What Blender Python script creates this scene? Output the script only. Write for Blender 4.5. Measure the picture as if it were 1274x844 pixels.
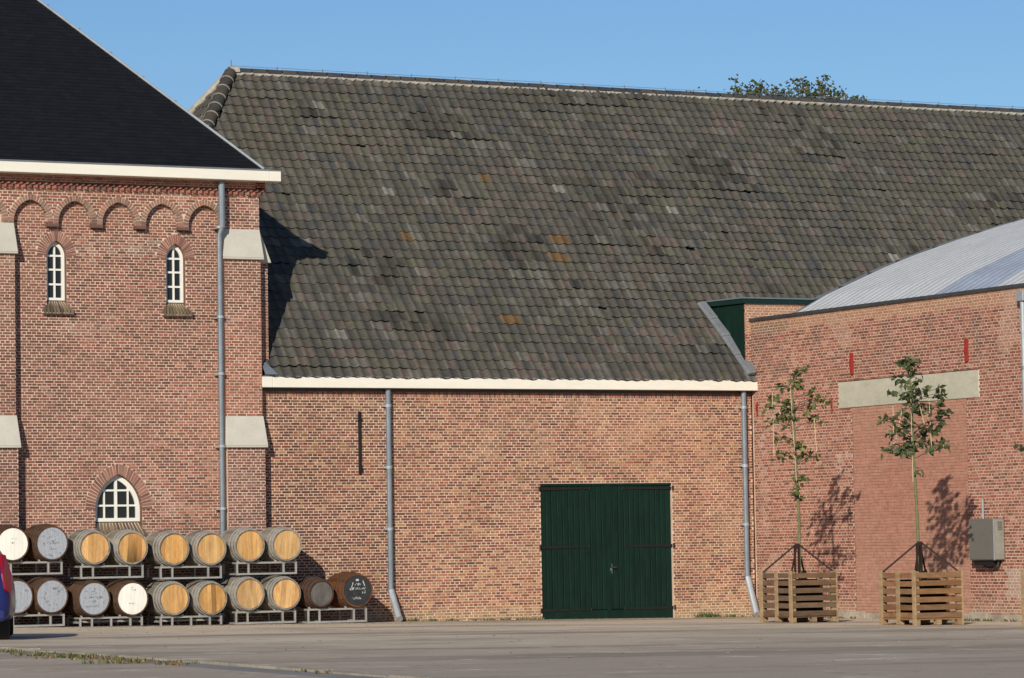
import bpy, math, random
from mathutils import Vector, Matrix, noise as mnoise
random.seed(7)
scn = bpy.context.scene
for o in list(bpy.data.objects): bpy.data.objects.remove(o)
COL = scn.collection
R = math.radians

# ------------------------------------------------------------------ camera
YAW, PITCH, ROLL, DIST, EYE, FPX = R(27.1), math.atan(261/4300), .0167, 69.8, 1.46, 4300.
cam_pos = Vector((-DIST*math.sin(YAW), -DIST*math.cos(YAW), EYE))
f0 = Vector((math.sin(YAW), math.cos(YAW), 0)); r0 = Vector((math.cos(YAW), -math.sin(YAW), 0)); Z = Vector((0, 0, 1))
fw = f0*math.cos(PITCH)+Z*math.sin(PITCH); up_ = Z*math.cos(PITCH)-f0*math.sin(PITCH)
rt = r0*math.cos(ROLL)-up_*math.sin(ROLL); up = up_*math.cos(ROLL)+r0*math.sin(ROLL)
cam = bpy.data.cameras.new("camera"); camo = bpy.data.objects.new("camera", cam); COL.objects.link(camo)
m = Matrix((rt, up, -fw)).transposed().to_4x4(); m.translation = cam_pos; camo.matrix_world = m
cam.sensor_width = 36; cam.lens = 36*FPX/1274; cam.clip_end = 3000; cam.clip_start = .5
scn.camera = camo
scn.render.resolution_x, scn.render.resolution_y = 1024, 678

# ------------------------------------------------------------------ sky, sun, exposure
AZ, EL = R(40), R(22)                      # light travels along +Y turned 40 deg towards +X
LIGHT = Vector((math.sin(AZ)*math.cos(EL), math.cos(AZ)*math.cos(EL), -math.sin(EL)))
w = bpy.data.worlds.new("World"); scn.world = w; w.use_nodes = True
nt = w.node_tree; bg = nt.nodes["Background"]
sky = nt.nodes.new("ShaderNodeTexSky"); sky.sky_type = 'NISHITA'; sky.sun_disc = False
sky.sun_elevation = EL; sky.sun_rotation = R(220); sky.altitude = 0
sky.air_density = 1.0; sky.dust_density = 0.; sky.ozone_density = 6.0
nt.links.new(sky.outputs[0], bg.inputs[0]); bg.inputs[1].default_value = .089
sl = bpy.data.lights.new("sun", 'SUN'); sl.energy = 4.6; sl.angle = R(.53); sl.color = (1, .93, .82)
so = bpy.data.objects.new("sun", sl); COL.objects.link(so)
so.rotation_euler = LIGHT.to_track_quat('-Z', 'Y').to_euler(); so.location = (-30, -40, 30)
scn.view_settings.view_transform = 'Standard'; scn.view_settings.look = 'None'
scn.view_settings.exposure = 0; scn.view_settings.gamma = 1; scn.view_settings.use_curve_mapping = False

# ------------------------------------------------------------------ helpers
def pray(x, y): return (fw+rt*((x-637)/FPX)-up*((y-422)/FPX))
def onY(x, y, Y): v = pray(x, y); return cam_pos+v*((Y-cam_pos.y)/v.y)
def onX(x, y, X): v = pray(x, y); return cam_pos+v*((X-cam_pos.x)/v.x)
def gz(x): return .03-.012*min(8, max(-20, x))
def nz(x, y, z=0., s=1.): return mnoise.noise(Vector((x*s, y*s, z*s+3.7)))
def clamp(v, a=0., b=1.): return max(a, min(b, v))
def mixc(a, b, t): return tuple(a[i]+(b[i]-a[i])*t for i in range(3))
def mulc(a, k): return tuple(c*k for c in a)

def material(name, color=(.5, .5, .5), rough=.85, metal=0., var=.25, scale=6., fine=60., bump=0., attr=False, spec=.3,
             stretch=(1, 1, 1), color2=None, c2pos=(.45, .7), c2scale=2.):
    mt = bpy.data.materials.new(name); mt.use_nodes = True; n = mt.node_tree.nodes; l = mt.node_tree.links
    b = n["Principled BSDF"]; b.inputs["Roughness"].default_value = rough; b.inputs["Metallic"].default_value = metal
    b.inputs["Specular IOR Level"].default_value = spec
    tc = n.new("ShaderNodeNewGeometry"); mp = n.new("ShaderNodeMapping"); mp.inputs["Scale"].default_value = stretch
    l.new(tc.outputs["Position"], mp.inputs[0])
    if attr:
        a = n.new("ShaderNodeAttribute"); a.attribute_name = "col"; src = a.outputs["Color"]
    else:
        a = n.new("ShaderNodeRGB"); a.outputs[0].default_value = (*color, 1); src = a.outputs[0]
    if color2:
        t2 = n.new("ShaderNodeTexNoise"); t2.inputs["Scale"].default_value = c2scale; t2.inputs["Detail"].default_value = 6
        t2.inputs["Roughness"].default_value = .65
        l.new(mp.outputs[0], t2.inputs["Vector"])
        mr = n.new("ShaderNodeMapRange"); mr.inputs[1].default_value, mr.inputs[2].default_value = c2pos
        l.new(t2.outputs[0], mr.inputs[0]); mx = n.new("ShaderNodeMix"); mx.data_type = 'RGBA'
        l.new(mr.outputs[0], mx.inputs[0]); l.new(src, mx.inputs[6]); mx.inputs[7].default_value = (*color2, 1); src = mx.outputs[2]
    for sc_, am in ((scale, var), (fine, var*.7)):
        if am <= 0: continue
        t = n.new("ShaderNodeTexNoise"); t.inputs["Scale"].default_value = sc_; t.inputs["Detail"].default_value = 4
        l.new(mp.outputs[0], t.inputs["Vector"])
        r_ = n.new("ShaderNodeMapRange"); r_.inputs[1].default_value = .25; r_.inputs[2].default_value = .75
        r_.inputs[3].default_value = 1-am; r_.inputs[4].default_value = 1+am; l.new(t.outputs[0], r_.inputs[0])
        v = n.new("ShaderNodeVectorMath"); v.operation = 'SCALE'; l.new(src, v.inputs[0]); l.new(r_.outputs[0], v.inputs["Scale"])
        src = v.outputs[0]
    l.new(src, b.inputs["Base Color"])
    if bump > 0:
        t = n.new("ShaderNodeTexNoise"); t.inputs["Scale"].default_value = fine; t.inputs["Detail"].default_value = 5
        l.new(mp.outputs[0], t.inputs["Vector"]); bp = n.new("ShaderNodeBump"); bp.inputs["Strength"].default_value = bump
        bp.inputs["Distance"].default_value = .02; l.new(t.outputs[0], bp.inputs["Height"]); l.new(bp.outputs[0], b.inputs["Normal"])
    return mt

M = {}
M['brick'] = material("brick", attr=True, var=.12, scale=9, fine=45, rough=.92, spec=.15)
M['mortar'] = material("mortar", (.63, .478, .365), var=.16, scale=2.5, fine=30, rough=.95, spec=.1, color2=(.46, .335, .24), c2pos=(.45, .75), c2scale=.8)
M['mortar_pink'] = material("mortar_pink", (.62, .45, .335), var=.15, scale=2, fine=30, rough=.95, spec=.1, color2=(.50, .36, .29), c2pos=(.5, .8), c2scale=1.)
M['mortar_patch'] = material("mortar_patch", (.43, .27, .20), var=.12, scale=2, fine=30, rough=.95, spec=.1)
M['tile'] = material("tile", attr=True, var=.2, scale=7, fine=38, rough=.85, spec=.25, bump=.15)
M['slate'] = material("slate", attr=True, var=.12, scale=5, fine=30, rough=.75, spec=.18)
M['bed'] = material("ridge_mortar", (.37, .345, .29), var=.22, scale=6, fine=40, rough=.95, spec=.1)
M['cream'] = material("cream_paint", (.75, .71, .60), var=.05, scale=1.2, fine=14, rough=.45, spec=.4, stretch=(.3, 1, 1))
M['white'] = material("white_paint", (.76, .74, .66), var=.06, scale=4, fine=40, rough=.5, spec=.4)
M['zinc'] = material("zinc", (.20, .235, .262), var=.14, scale=4, fine=25, rough=.5, metal=.35, spec=.4)
M['zinc_light'] = material("zinc_light", (.36, .385, .40), var=.14, scale=5, fine=30, rough=.45, metal=.3, spec=.4)
M['lead'] = material("lead", (.17, .18, .19), var=.18, scale=3, fine=20, rough=.6, metal=.2)
M['lead_dark'] = material("lead_dark", (.05, .052, .055), var=.2, scale=3, fine=20, rough=.6)
M['sandstone'] = material("sandstone", (.50, .47, .40), var=.08, scale=3, fine=30, rough=.9, spec=.15)
M['concrete'] = material("concrete", (.47, .44, .34), var=.12, scale=4, fine=22, rough=.92, spec=.15, stretch=(1, .5, 1), color2=(.36, .35, .27), c2pos=(.5, .7), c2scale=2.)
M['green'] = material("green_paint", (.0048, .0195, .0135), var=.25, scale=3, fine=20, rough=.7, spec=.13, stretch=(3, 3, .6))
M['green_dark'] = material("green_dark", (.006, .022, .018), var=.1, rough=.5, spec=.35)
M['iron'] = material("iron", (.012, .011, .010), var=.2, rough=.6, spec=.3)
M['red'] = material("red_paint", (.30, .028, .022), var=.1, rough=.55)
M['glass'] = material("window_glass", (.012, .013, .014), var=.2, scale=3, fine=9, rough=.12, spec=.5)
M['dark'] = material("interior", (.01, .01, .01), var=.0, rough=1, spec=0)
M['metal_sheet'] = material("metal_sheet", (.50, .51, .51), var=.08, scale=1.5, fine=9, rough=.45, metal=.35, spec=.5)
M['rooflight'] = material("rooflight", (.27, .305, .37), var=.12, scale=1.5, fine=9, rough=.3, metal=.1, spec=.5)
M['galv'] = material("galvanised", (.36, .345, .315), var=.18, scale=6, fine=30, rough=.5, metal=.3, spec=.4)
M['stave_grey'] = material("stave_grey", attr=True, var=.22, scale=6, fine=40, rough=.9, spec=.15, stretch=(1, .2, 1))
M['head'] = material("barrel_head", attr=True, var=.2, scale=5, fine=30, rough=.8, spec=.2, stretch=(3, 1, .5), color2=(.34, .165, .06), c2pos=(.48, .78), c2scale=3.5)
M['head_stain'] = material("barrel_head_stained", attr=True, var=.25, scale=5, fine=30, rough=.8, spec=.2, stretch=(2, 1, .8), color2=(.06, .04, .025), c2pos=(.5, .68), c2scale=3.2)
M['paint_white'] = material("head_white", attr=True, var=.05, scale=5, fine=30, rough=.7, spec=.25, color2=(.55, .52, .44), c2pos=(.62, .85), c2scale=4.)
M['paint_grey'] = material("head_grey", attr=True, var=.14, scale=9, fine=35, rough=.75, spec=.25, color2=(.09, .095, .11), c2pos=(.54, .74), c2scale=9.)
M['paint_black'] = material("head_black", attr=True, var=.25, scale=6, fine=30, rough=.75, spec=.25)
M['hoop_rust'] = material("hoop_rust", (.075, .042, .026), var=.3, scale=9, fine=40, rough=.8)
M['hoop_grey'] = material("hoop_grey", (.45, .43, .39), var=.2, scale=9, fine=40, rough=.5, metal=.4)
M['markw'] = material("mark_white", (.46, .46, .45), var=.3, scale=20, fine=60, rough=.8)
M['markd'] = material("mark_dark", (.13, .13, .14), var=.3, scale=20, fine=60, rough=.8)
M['wood'] = material("crate_wood", attr=True, var=.25, scale=5, fine=35, rough=.85, spec=.2, stretch=(1, 1, 3))
M['soil'] = material("soil", (.022, .018, .014), var=.3, rough=1, spec=.05, bump=.6)
M['bark'] = material("bark", (.15, .15, .075), var=.3, scale=9, fine=60, rough=.9, bump=.3)
M['bark_dark'] = material("bark_dark", (.06, .05, .035), var=.3, scale=9, fine=60, rough=.9)
M['cane'] = material("cane", (.62, .52, .30), var=.1, rough=.7)
M['strut'] = material("strut", (.030, .014, .011), var=.2, rough=.7)
M['cabinet'] = material("cabinet", (.155, .148, .128), var=.06, scale=3, fine=20, rough=.55, metal=.1)
M['cabinet_light'] = material("cabinet_light", (.26, .25, .21), var=.15, scale=4, fine=20, rough=.55)
M['asphalt'] = material("asphalt", (.26, .245, .225), var=.2, scale=.8, fine=40, rough=.95, spec=.15, bump=.5, color2=(.19, .18, .17), c2pos=(.45, .7), c2scale=.4)
M['kerb'] = material("kerb", (.36, .31, .24), var=.3, scale=2, fine=20, rough=.95, spec=.1, bump=.4)
M['weed'] = material("weed", attr=True, var=.3, scale=8, fine=30, rough=.8, spec=.2)
M['car_blue'] = material("car_blue", (.012, .018, .11), var=.03, rough=.28, metal=.2, spec=.5)
M['car_red'] = material("tail_lamp", (.30, .006, .010), var=.05, rough=.15, spec=.6)
M['rubber'] = material("rubber", (.016, .016, .017), var=.1, rough=.8)

def leafmat(name, var=.3):
    mt = material(name, attr=True, var=var, scale=6, fine=25, rough=.55, spec=.35)
    b = mt.node_tree.nodes["Principled BSDF"]; o = [x for x in mt.node_tree.nodes if x.type == 'OUTPUT_MATERIAL'][0]
    tr = mt.node_tree.nodes.new("ShaderNodeBsdfTranslucent"); ad = mt.node_tree.nodes.new("ShaderNodeMixShader"); ad.inputs[0].default_value = .25
    mt.node_tree.links.new(b.inputs["Base Color"].links[0].from_socket, tr.inputs[0])
    mt.node_tree.links.new(b.outputs[0], ad.inputs[1]); mt.node_tree.links.new(tr.outputs[0], ad.inputs[2]); mt.node_tree.links.new(ad.outputs[0], o.inputs[0])
    return mt
M['leaf'] = leafmat("leaf")

# ground material: dusty concrete / tarmac with tyre streaks
def ground_material():
    mt = bpy.data.materials.new("yard"); mt.use_nodes = True; n = mt.node_tree.nodes; l = mt.node_tree.links
    b = n["Principled BSDF"]; b.inputs["Roughness"].default_value = .95; b.inputs["Specular IOR Level"].default_value = .12
    tc = n.new("ShaderNodeNewGeometry")
    def noise(scale, detail=6, rough=.6, stretch=(1, 1, 1), rot=0.):
        mp = n.new("ShaderNodeMapping"); mp.inputs["Scale"].default_value = stretch; mp.inputs["Rotation"].default_value = (0, 0, rot)
        l.new(tc.outputs["Position"], mp.inputs[0]); t = n.new("ShaderNodeTexNoise"); t.inputs["Scale"].default_value = scale
        t.inputs["Detail"].default_value = detail; t.inputs["Roughness"].default_value = rough; l.new(mp.outputs[0], t.inputs["Vector"]); return t.outputs[0]
    def ramp(src, a, b_, lo=0., hi=1.):
        r_ = n.new("ShaderNodeMapRange"); r_.inputs[1].default_value, r_.inputs[2].default_value, r_.inputs[3].default_value, r_.inputs[4].default_value = a, b_, lo, hi
        l.new(src, r_.inputs[0]); return r_.outputs[0]
    def mix(fac, a, b_):
        m_ = n.new("ShaderNodeMix"); m_.data_type = 'RGBA'; l.new(fac, m_.inputs[0])
        for k, v in ((6, a), (7, b_)):
            if isinstance(v, tuple): m_.inputs[k].default_value = (*v, 1)
            else: l.new(v, m_.inputs[k])
        return m_.outputs[2]
    # dusty concrete apron near the walls, older grey tarmac further out, ragged border between them
    sx = n.new("ShaderNodeSeparateXYZ"); l.new(tc.outputs["Position"], sx.inputs[0])
    ad = n.new("ShaderNodeMath"); ad.operation = 'MULTIPLY_ADD'; l.new(noise(.11, 5, .65), ad.inputs[0]); ad.inputs[1].default_value = 26.; l.new(sx.outputs[1], ad.inputs[2])
    zone = ramp(ad.outputs[0], -16., 2.)
    col = mix(zone, (.40, .33, .26), (.64, .53, .39))
    col = mix(ramp(noise(.35, 8, .72), .50, .64, 0, .75), col, (.38, .313, .235))          # damp and tyre-darkened blotches
    col = mix(ramp(noise(.05, 6, .7, (1, 7, 1), R(14)), .50, .60, 0, .8), col, (.28, .23, .18))   # tyre bands
    col = mix(ramp(noise(.8, 7, .7), .575, .65, 0, .8), col, (.62, .54, .43))              # pale worn spots
    col = mix(ramp(noise(2.6, 4, .6), .62, .70, 0, .6), col, (.19, .16, .12))              # grit and droppings
    v = n.new("ShaderNodeVectorMath"); v.operation = 'SCALE'; l.new(col, v.inputs[0]); l.new(ramp(noise(30, 4), .25, .75, .88, 1.12), v.inputs["Scale"])
    l.new(v.outputs[0], b.inputs["Base Color"])
    bp = n.new("ShaderNodeBump"); bp.inputs["Strength"].default_value = .4; bp.inputs["Distance"].default_value = .02; l.new(noise(35, 5), bp.inputs["Height"]); l.new(bp.outputs[0], b.inputs["Normal"])
    return mt
M['yard'] = ground_material()

OFF = {}          # world offset of a thing's empty, by object name
class MB:
    def __init__(s): s.v = []; s.f = []; s.c = []
    def add(s, vs, fs, col=(1, 1, 1)):
        n = len(s.v); s.v += [tuple(p) for p in vs]; s.f += [tuple(i+n for i in q) for q in fs]; s.c += [col]*len(vs)
    def hexa(s, p, col=(1, 1, 1), skip=()):      # p: 4 bottom + 4 top
        fs = [(3, 2, 1, 0), (4, 5, 6, 7), (0, 1, 5, 4), (1, 2, 6, 5), (2, 3, 7, 6), (3, 0, 4, 7)]
        s.add(p, [q for i, q in enumerate(fs) if i not in skip], col)
    def box(s, x0, x1, y0, y1, z0, z1, col=(1, 1, 1), skip=()):
        s.hexa([(x0, y0, z0), (x1, y0, z0), (x1, y1, z0), (x0, y1, z0), (x0, y0, z1), (x1, y0, z1), (x1, y1, z1), (x0, y1, z1)], col, skip)
    def bar(s, a, b, wd, ht=None, col=(1, 1, 1), ref=Z):
        a = Vector(a); b = Vector(b); d = (b-a).normalized(); ht = ht or wd
        if abs(d.dot(ref)) > .98: ref = Vector((1, 0, 0))
        e = d.cross(ref).normalized(); u = e.cross(d).normalized(); e = e*wd/2; u = u*ht/2
        s.hexa([a-e-u, a+e-u, b+e-u, b-e-u, a-e+u, a+e+u, b+e+u, b-e+u], col)
    def tube(s, pts, rad, seg=10, col=(1, 1, 1), caps=True):
        pts = [Vector(p) for p in pts]; n0 = len(s.v); k = len(pts)
        rads = rad if isinstance(rad, (list, tuple)) else [rad]*k
        prev = None
        vs = []; fs = []
        for i, p in enumerate(pts):
            d = (pts[min(i+1, k-1)]-pts[max(i-1, 0)]).normalized()
            e = prev if prev else (Vector((1, 0, 0)) if abs(d.x) < .9 else Vector((0, 1, 0)))
            e = (e-d*e.dot(d)).normalized(); prev = e; g = d.cross(e)
            for j in range(seg):
                a = 2*math.pi*j/seg; vs.append(p+(e*math.cos(a)+g*math.sin(a))*rads[i])
        for i in range(k-1):
            for j in range(seg):
                j2 = (j+1) % seg; fs.append((i*seg+j, i*seg+j2, (i+1)*seg+j2, (i+1)*seg+j))
        if caps: fs.append(tuple(range(seg-1, -1, -1))); fs.append(tuple((k-1)*seg+j for j in range(seg)))
        s.add(vs, fs, col)
    def lathe_y(s, prof, seg=28, cols=None, closed=False, a0=0.):     # prof: list of (radius, y); axis Y
        vs = []; fs = []; k = len(prof)
        for j in range(seg):                       # each stave its own vertices, so that colours stay apart
            for side in (0, 1):
                a = a0+2*math.pi*(j+side)/seg
                for r_, y in prof: vs.append((r_*math.cos(a), y, r_*math.sin(a)))
        n = len(s.v); s.v += vs
        for j in range(seg):
            o = n+j*2*k
            for i in range(k-1): s.f.append((o+i, o+i+1, o+k+i+1, o+k+i))
            if closed: s.f.append((o+k-1, o, o+k, o+2*k-1))
            s.c += [(cols[j % len(cols)] if cols else (1, 1, 1))]*(2*k)
    def mesh(s, name):
        me = bpy.data.meshes.new(name); me.from_pydata(s.v, [], s.f); me.update()
        at = me.color_attributes.new("col", 'FLOAT_COLOR', 'POINT')
        buf = []
        for c in s.c: buf += [c[0], c[1], c[2], 1.]
        at.data.foreach_set("color", buf)
        return me
    def build(s, name, mat, parent=None, world=True, smooth=False, merge=False):
        me = s.mesh(name)
        if parent is not None and world and parent.name in OFF:
            me.transform(Matrix.Translation(-Vector(OFF[parent.name])))
        if smooth: me.shade_smooth()
        me.materials.append(mat)
        return place(name, me, parent)
def place(name, me, parent, loc=None, rot=None):
    o = bpy.data.objects.new(name, me); COL.objects.link(o)
    if parent is not None:
        o.parent = parent
        if parent.name in OFF: OFF[o.name] = OFF[parent.name]
    if loc is not None: o.location = loc
    if rot is not None: o.rotation_euler = rot
    return o
def thing(name, label, cat, loc=(0, 0, 0), rotz=0., group=None):
    o = bpy.data.objects.new(name, None); COL.objects.link(o); o.location = loc; o.rotation_euler = (0, 0, rotz)
    o.empty_display_size = .2; OFF[o.name] = tuple(loc)
    o["label"] = label; o["category"] = cat
    if group: o["group"] = group
    return o
def bevel(o, wd, seg=2):
    md = o.modifiers.new("bevel", 'BEVEL'); md.width = wd; md.segments = seg; md.limit_method = 'ANGLE'
    return o

# brick field --------------------------------------------------------
def P3(O, u, n): return lambda a, z, d: (O[0]+u[0]*a+n[0]*d, O[1]+u[1]*a+n[1]*d, O[2]+z)
def brickwork(mb, P, z0, z1, mask, colf, course=.056, length=.204, joint=.0145, proud=.006, rnd=None, flip=False, half=0):
    rnd = rnd or random.Random(3); rows = int(round((z1-z0)/course)); course = (z1-z0)/rows
    for r in range(rows):
        za = z0+r*course+joint/2; zb = z0+(r+1)*course-joint/2; zm = (za+zb)/2
        head = (r % 2 == 0); mod = length/2 if head else length
        shift = (length*.25 if head else (0 if (r//2) % 2 == 0 else length*.5))+half
        for (a, b) in mask(zm):
            k0 = int(math.floor((a-shift)/mod))-1; k1 = int(math.ceil((b-shift)/mod))+1
            for k in range(k0, k1):
                jit = rnd.uniform(-.004, .004)
                ua = max(a+joint*.3, shift+k*mod+joint*.66+jit); ub = min(b-joint*.3, shift+(k+1)*mod-joint*.66+rnd.uniform(-.004, .004))
                if ub-ua < .025: continue
                c = colf((ua+ub)/2, zm, rnd)
                if c is None: continue
                d = proud+rnd.uniform(-.0025, .0025); dz = rnd.uniform(-.0015, .0015)
                vs = [P(ua, za+dz, -.004), P(ub, za+dz, -.004), P(ub, zb+dz, -.004), P(ua, zb+dz, -.004),
                      P(ua, za+dz, d), P(ub, za+dz, d), P(ub, zb+dz, d), P(ua, zb+dz, d)]
                fs = [(4, 5, 6, 7), (0, 1, 5, 4), (1, 2, 6, 5), (2, 3, 7, 6), (3, 0, 4, 7)]
                if flip: fs = [tuple(reversed(q)) for q in fs]
                mb.add(vs, fs, c)
def sheet(mb, P, z0, z1, mask, step=.02, d=0., flip=False):
    rows = max(1, int(round((z1-z0)/step))); st = (z1-z0)/rows; open_ = {}
    def emit(k, a, b):
        q = [P(k[0], a, d), P(k[1], a, d), P(k[1], b, d), P(k[0], b, d)]
        mb.add(q, [(0, 1, 2, 3) if not flip else (3, 2, 1, 0)])
    for r in range(rows):
        za = z0+r*st; iv = set((round(a, 5), round(b, 5)) for a, b in mask(za+st/2) if b > a)
        for k in list(open_):
            if k not in iv: emit(k, open_.pop(k), za)
        for k in iv:
            if k not in open_: open_[k] = za
    for k, a in open_.items(): emit(k, a, z1)
def cut(iv, a, b):
    out = []
    for (p, q) in iv:
        if b <= p or a >= q: out.append((p, q)); continue
        if a > p: out.append((p, a))
        if b < q: out.append((b, q))
    return out
# pointed arch helpers: half width w, spring height zs, rise h
def arch_half(w_, zs, h, z, extra=0.):
    c = (h*h-w_*w_)/(2*w_); Rr = w_+c+extra
    if z <= zs: return w_+extra
    t = Rr*Rr-(z-zs)**2
    return max(0., math.sqrt(t)-c) if t > 0 else 0.
def arch_pts(cx, w_, zs, h, n, extra=0.):
    c = (h*h-w_*w_)/(2*w_); Rr = w_+c; a1 = math.acos(-c/Rr); L = []; Rgt = []
    for i in range(n+1):
        a = math.pi+(a1-math.pi)*i/n
        L.append((cx+c+(Rr+extra)*math.cos(a), zs+(Rr+extra)*math.sin(a)))
        Rgt.append((cx-c-(Rr+extra)*math.cos(a), zs+(Rr+extra)*math.sin(a)))
    return L, Rgt
def voussoirs(cx, w_, zs, h, thick, n, yf, yb, parent, pal, rnd, mort):
    mb = MB()
    Li, Ri = arch_pts(cx, w_, zs, h, n); Lo, Ro = arch_pts(cx, w_+thick, zs, h+thick*1.0, n)
    for (I, O_) in ((Li, Lo), (Ri, Ro)):
        for i in range(n):
            g = .10
            def lerp(a, b, t): return (a[0]+(b[0]-a[0])*t, a[1]+(b[1]-a[1])*t)
            p = [lerp(I[i], I[i+1], g), lerp(I[i], I[i+1], 1-g), lerp(O_[i], O_[i+1], 1-g), lerp(O_[i], O_[i+1], g)]
            y0 = yf+rnd.uniform(-.004, .003); b = MB(); c = pal(rnd)
            b.hexa([(q[0], y0, q[1]) for q in p]+[(q[0], yb, q[1]) for q in p], c)
            b.build("brick", M['brick'], parent)
            q = [I[i], I[i+1], O_[i+1], O_[i]]
            mb.hexa([(k[0], yf+.005, k[1]) for k in q]+[(k[0], yb+.004, k[1]) for k in q])
    mb.build("arch_mortar", mort, parent)

# ------------------------------------------------------------------ palettes
def pal_main(u, z, rnd):
    big = nz(u*.28, z*.3, 1.); med = nz(u*.9, z*1.1, 5.)
    right = clamp((u+2.85)/1.2)                                   # the wall right of the first downpipe is warmer brick
    t = rnd.random()
    dark = (.160, .076, .056); red = (.27, .098, .064); orange = (.35, .155, .088); buff = (.38, .225, .115)
    w_ = [.44-.20*right, .36, .08+.13*right, .14+.12*right]
    if med > .25: w_[0] += .2
    if big > .15: w_[2] += .15; w_[3] += .15
    if z < .5: w_[3] += .8*(1-z/.5); w_[0] *= .6
    s = sum(w_); t *= s
    for c, ww in zip((dark, red, orange, buff), w_):
        if t < ww: break
        t -= ww
    p1 = nz(u*.55, z*.75, 71.); p2 = nz(u*.22, z*.45, 77.)
    c = mixc(c, (.345, .15, .095), clamp(p1*1.6)*.45*(.35+.65*right)); c = mixc(c, (.17, .095, .075), clamp(-p2*1.8)*.5*(1-.5*right))
    c = mixc(c, (.27, .135, .088), .08); p3 = nz(u*1.3, z*2.2, 111.)
    c = mixc(c, (.385, .235, .14), clamp(p3*1.8)*.5*right); c = mulc(c, .84+.16*right)
    c = (c[0]*.90, c[1]*.84, c[2]*.80)
    c = mulc(c, rnd.uniform(.72, 1.26)*(1+.20*big))
    if z < .32: c = mixc(c, (.30, .25, .14), .55*(1-z/.32)+.1)   # lichen and dirt along the foot
    return c
def pal_tower(u, z, rnd):
    big = nz(u*.35, z*.35, 9.); med = nz(u*1.0, z*1.0, 15.)
    dark = (.140, .072, .058); red = (.25, .096, .068); pink = (.335, .148, .104); brown = (.22, .108, .075)
    w_ = [.30+.15*clamp(med*2), .38, .14+.25*clamp(big*2), .18]
    if z < 4.3: w_[0] += .12
    if z > 8.0: w_[1] += .4
    t = rnd.random()*sum(w_)
    for c, ww in zip((dark, red, pink, brown), w_):
        if t < ww: break
        t -= ww
    p1 = nz(u*.6, z*.6, 81.); p2 = nz(u*.3, z*.5, 87.)
    c = mixc(c, (.345, .155, .105), clamp(p1*1.6)*.5); c = mixc(c, (.15, .085, .072), clamp(-p2*1.6)*.45); c = mixc(c, (.24, .122, .09), .15); c = (c[0]*.90, c[1]*.84, c[2]*.82)
    if 7.12 < z < 7.55 and -9.3 < u < -7.55 and rnd.random() < .75*(1-abs(z-7.33)/.25): c = mixc(c, (.36, .28, .22), rnd.uniform(.15, .55))          # salt bloom between the windows
    for (sx_, sz_, sl_) in ((-9.69, 6.0, .9), (-7.27, 6.0, 1.1)):
        if abs(u-sx_) < .30 and sz_-sl_ < z < sz_ and nz(u*6, z*.8, 131.) > -.05: c = mixc(c, (.11, .075, .06), .35*(1-(sz_-z)/sl_))   # drips below the sills
    k_ = nz(u*1.6, z*1.8, 141.)
    if k_ > .35 and rnd.random() < (k_-.30)*2.2: c = mixc(c, (.40, .28, .22), .30)
    return mulc(c, rnd.uniform(.8, 1.2)*(1+.15*big))
def pal_buttress(u, z, rnd):
    c = pal_tower(u, z, rnd)
    if z < 3.6: c = mixc(c, (.13, .075, .07), .45)
    return c
def pal_hall(u, z, rnd):
    big = nz(u*.3, z*.3, 21.); med = nz(u*.8, z*.9, 25.)
    a = (.30, .115, .088); b = (.35, .152, .118); d = (.20, .098, .080); e = (.385, .215, .17)
    w_ = [.45, .3, .18+.2*clamp(med*2), .1+.2*clamp(big*2)]
    t = rnd.random()*sum(w_)
    for c, ww in zip((a, b, d, e), w_):
        if t < ww: break
        t -= ww
    c = mulc(c, rnd.uniform(.82, 1.18)*(1+.15*big))
    if z > 5.86+.05*nz(u*1.5, 2): c = mixc(c, (.42, .25, .165), .7)             # later courses under the roof edge
    if nz(u*.7, z*.7, 40.) > .42: c = mixc(c, (.46, .32, .26), .45)             # lime bloom
    if u < 1.5 and 5.0 < z < 6.1 and nz(u*1.2, z*3, 33) > -.1: c = mixc(c, (.13, .09, .07), .5)   # soot by the dormer
    c = (c[0]*.95, c[1]*.90, c[2]*.80)
    if .28 < u < .52 and 1.6 < z < 4.4 and rnd.random() < .55: c = mixc(c, (.50, .40, .33), rnd.uniform(.1, .45))      # lime run beside the corner
    if 3.25 < u < 3.82 and 2.7 < z < 3.5 and rnd.random() < .6*(1-abs(z-3.1)/.4): c = mixc(c, (.52, .42, .36), rnd.uniform(.15, .5))
    if 9.0 < u < 9.7 and .3 < z < .95 and nz(u*2.5, z*2.5, 157.) > -.2: c = mixc(c, (.46, .37, .30), .6)        # cement repair
    for us, zt, zl in ((5.15, 5.85, 1.0), (8.25, 5.85, 1.0), (6.7, 5.8, .35), (2.6, 5.85, .5)):                # drip streaks below the roof edge
        if abs(u-us) < .14 and zt-zl < z < zt: c = mixc(c, (.12, .075, .06), .45)
    if z < .45: c = mixc(c, (.40, .30, .20), .55*(1-z/.45))
    return c
def pal_patch(u, z, rnd):
    big = nz(u*.5, z*.5, 51.)
    c = mixc((.395, .185, .132), (.425, .235, .160), clamp(.4+big))
    return mulc(c, rnd.uniform(.9, 1.1))

# ================================================================== ground
xs = [-400, -120, -40, -20]+[-18+2*i for i in range(13)]+[8, 40, 120, 400]
ys = [-400, -160, -90, -70, -50, -40, -30, -20, -10, 0, 30, 120, 400]
mb = MB(); vs = [(x, y, gz(x)) for y in ys for x in xs]; nx = len(xs)
mb.add(vs, [(j*nx+i, j*nx+i+1, (j+1)*nx+i+1, (j+1)*nx+i) for j in range(len(ys)-1) for i in range(nx-1)])
g = mb.build("ground", M['yard']); g["kind"] = "structure"; g["label"] = "dusty pale tarmac yard in front of the brick buildings"
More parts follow.
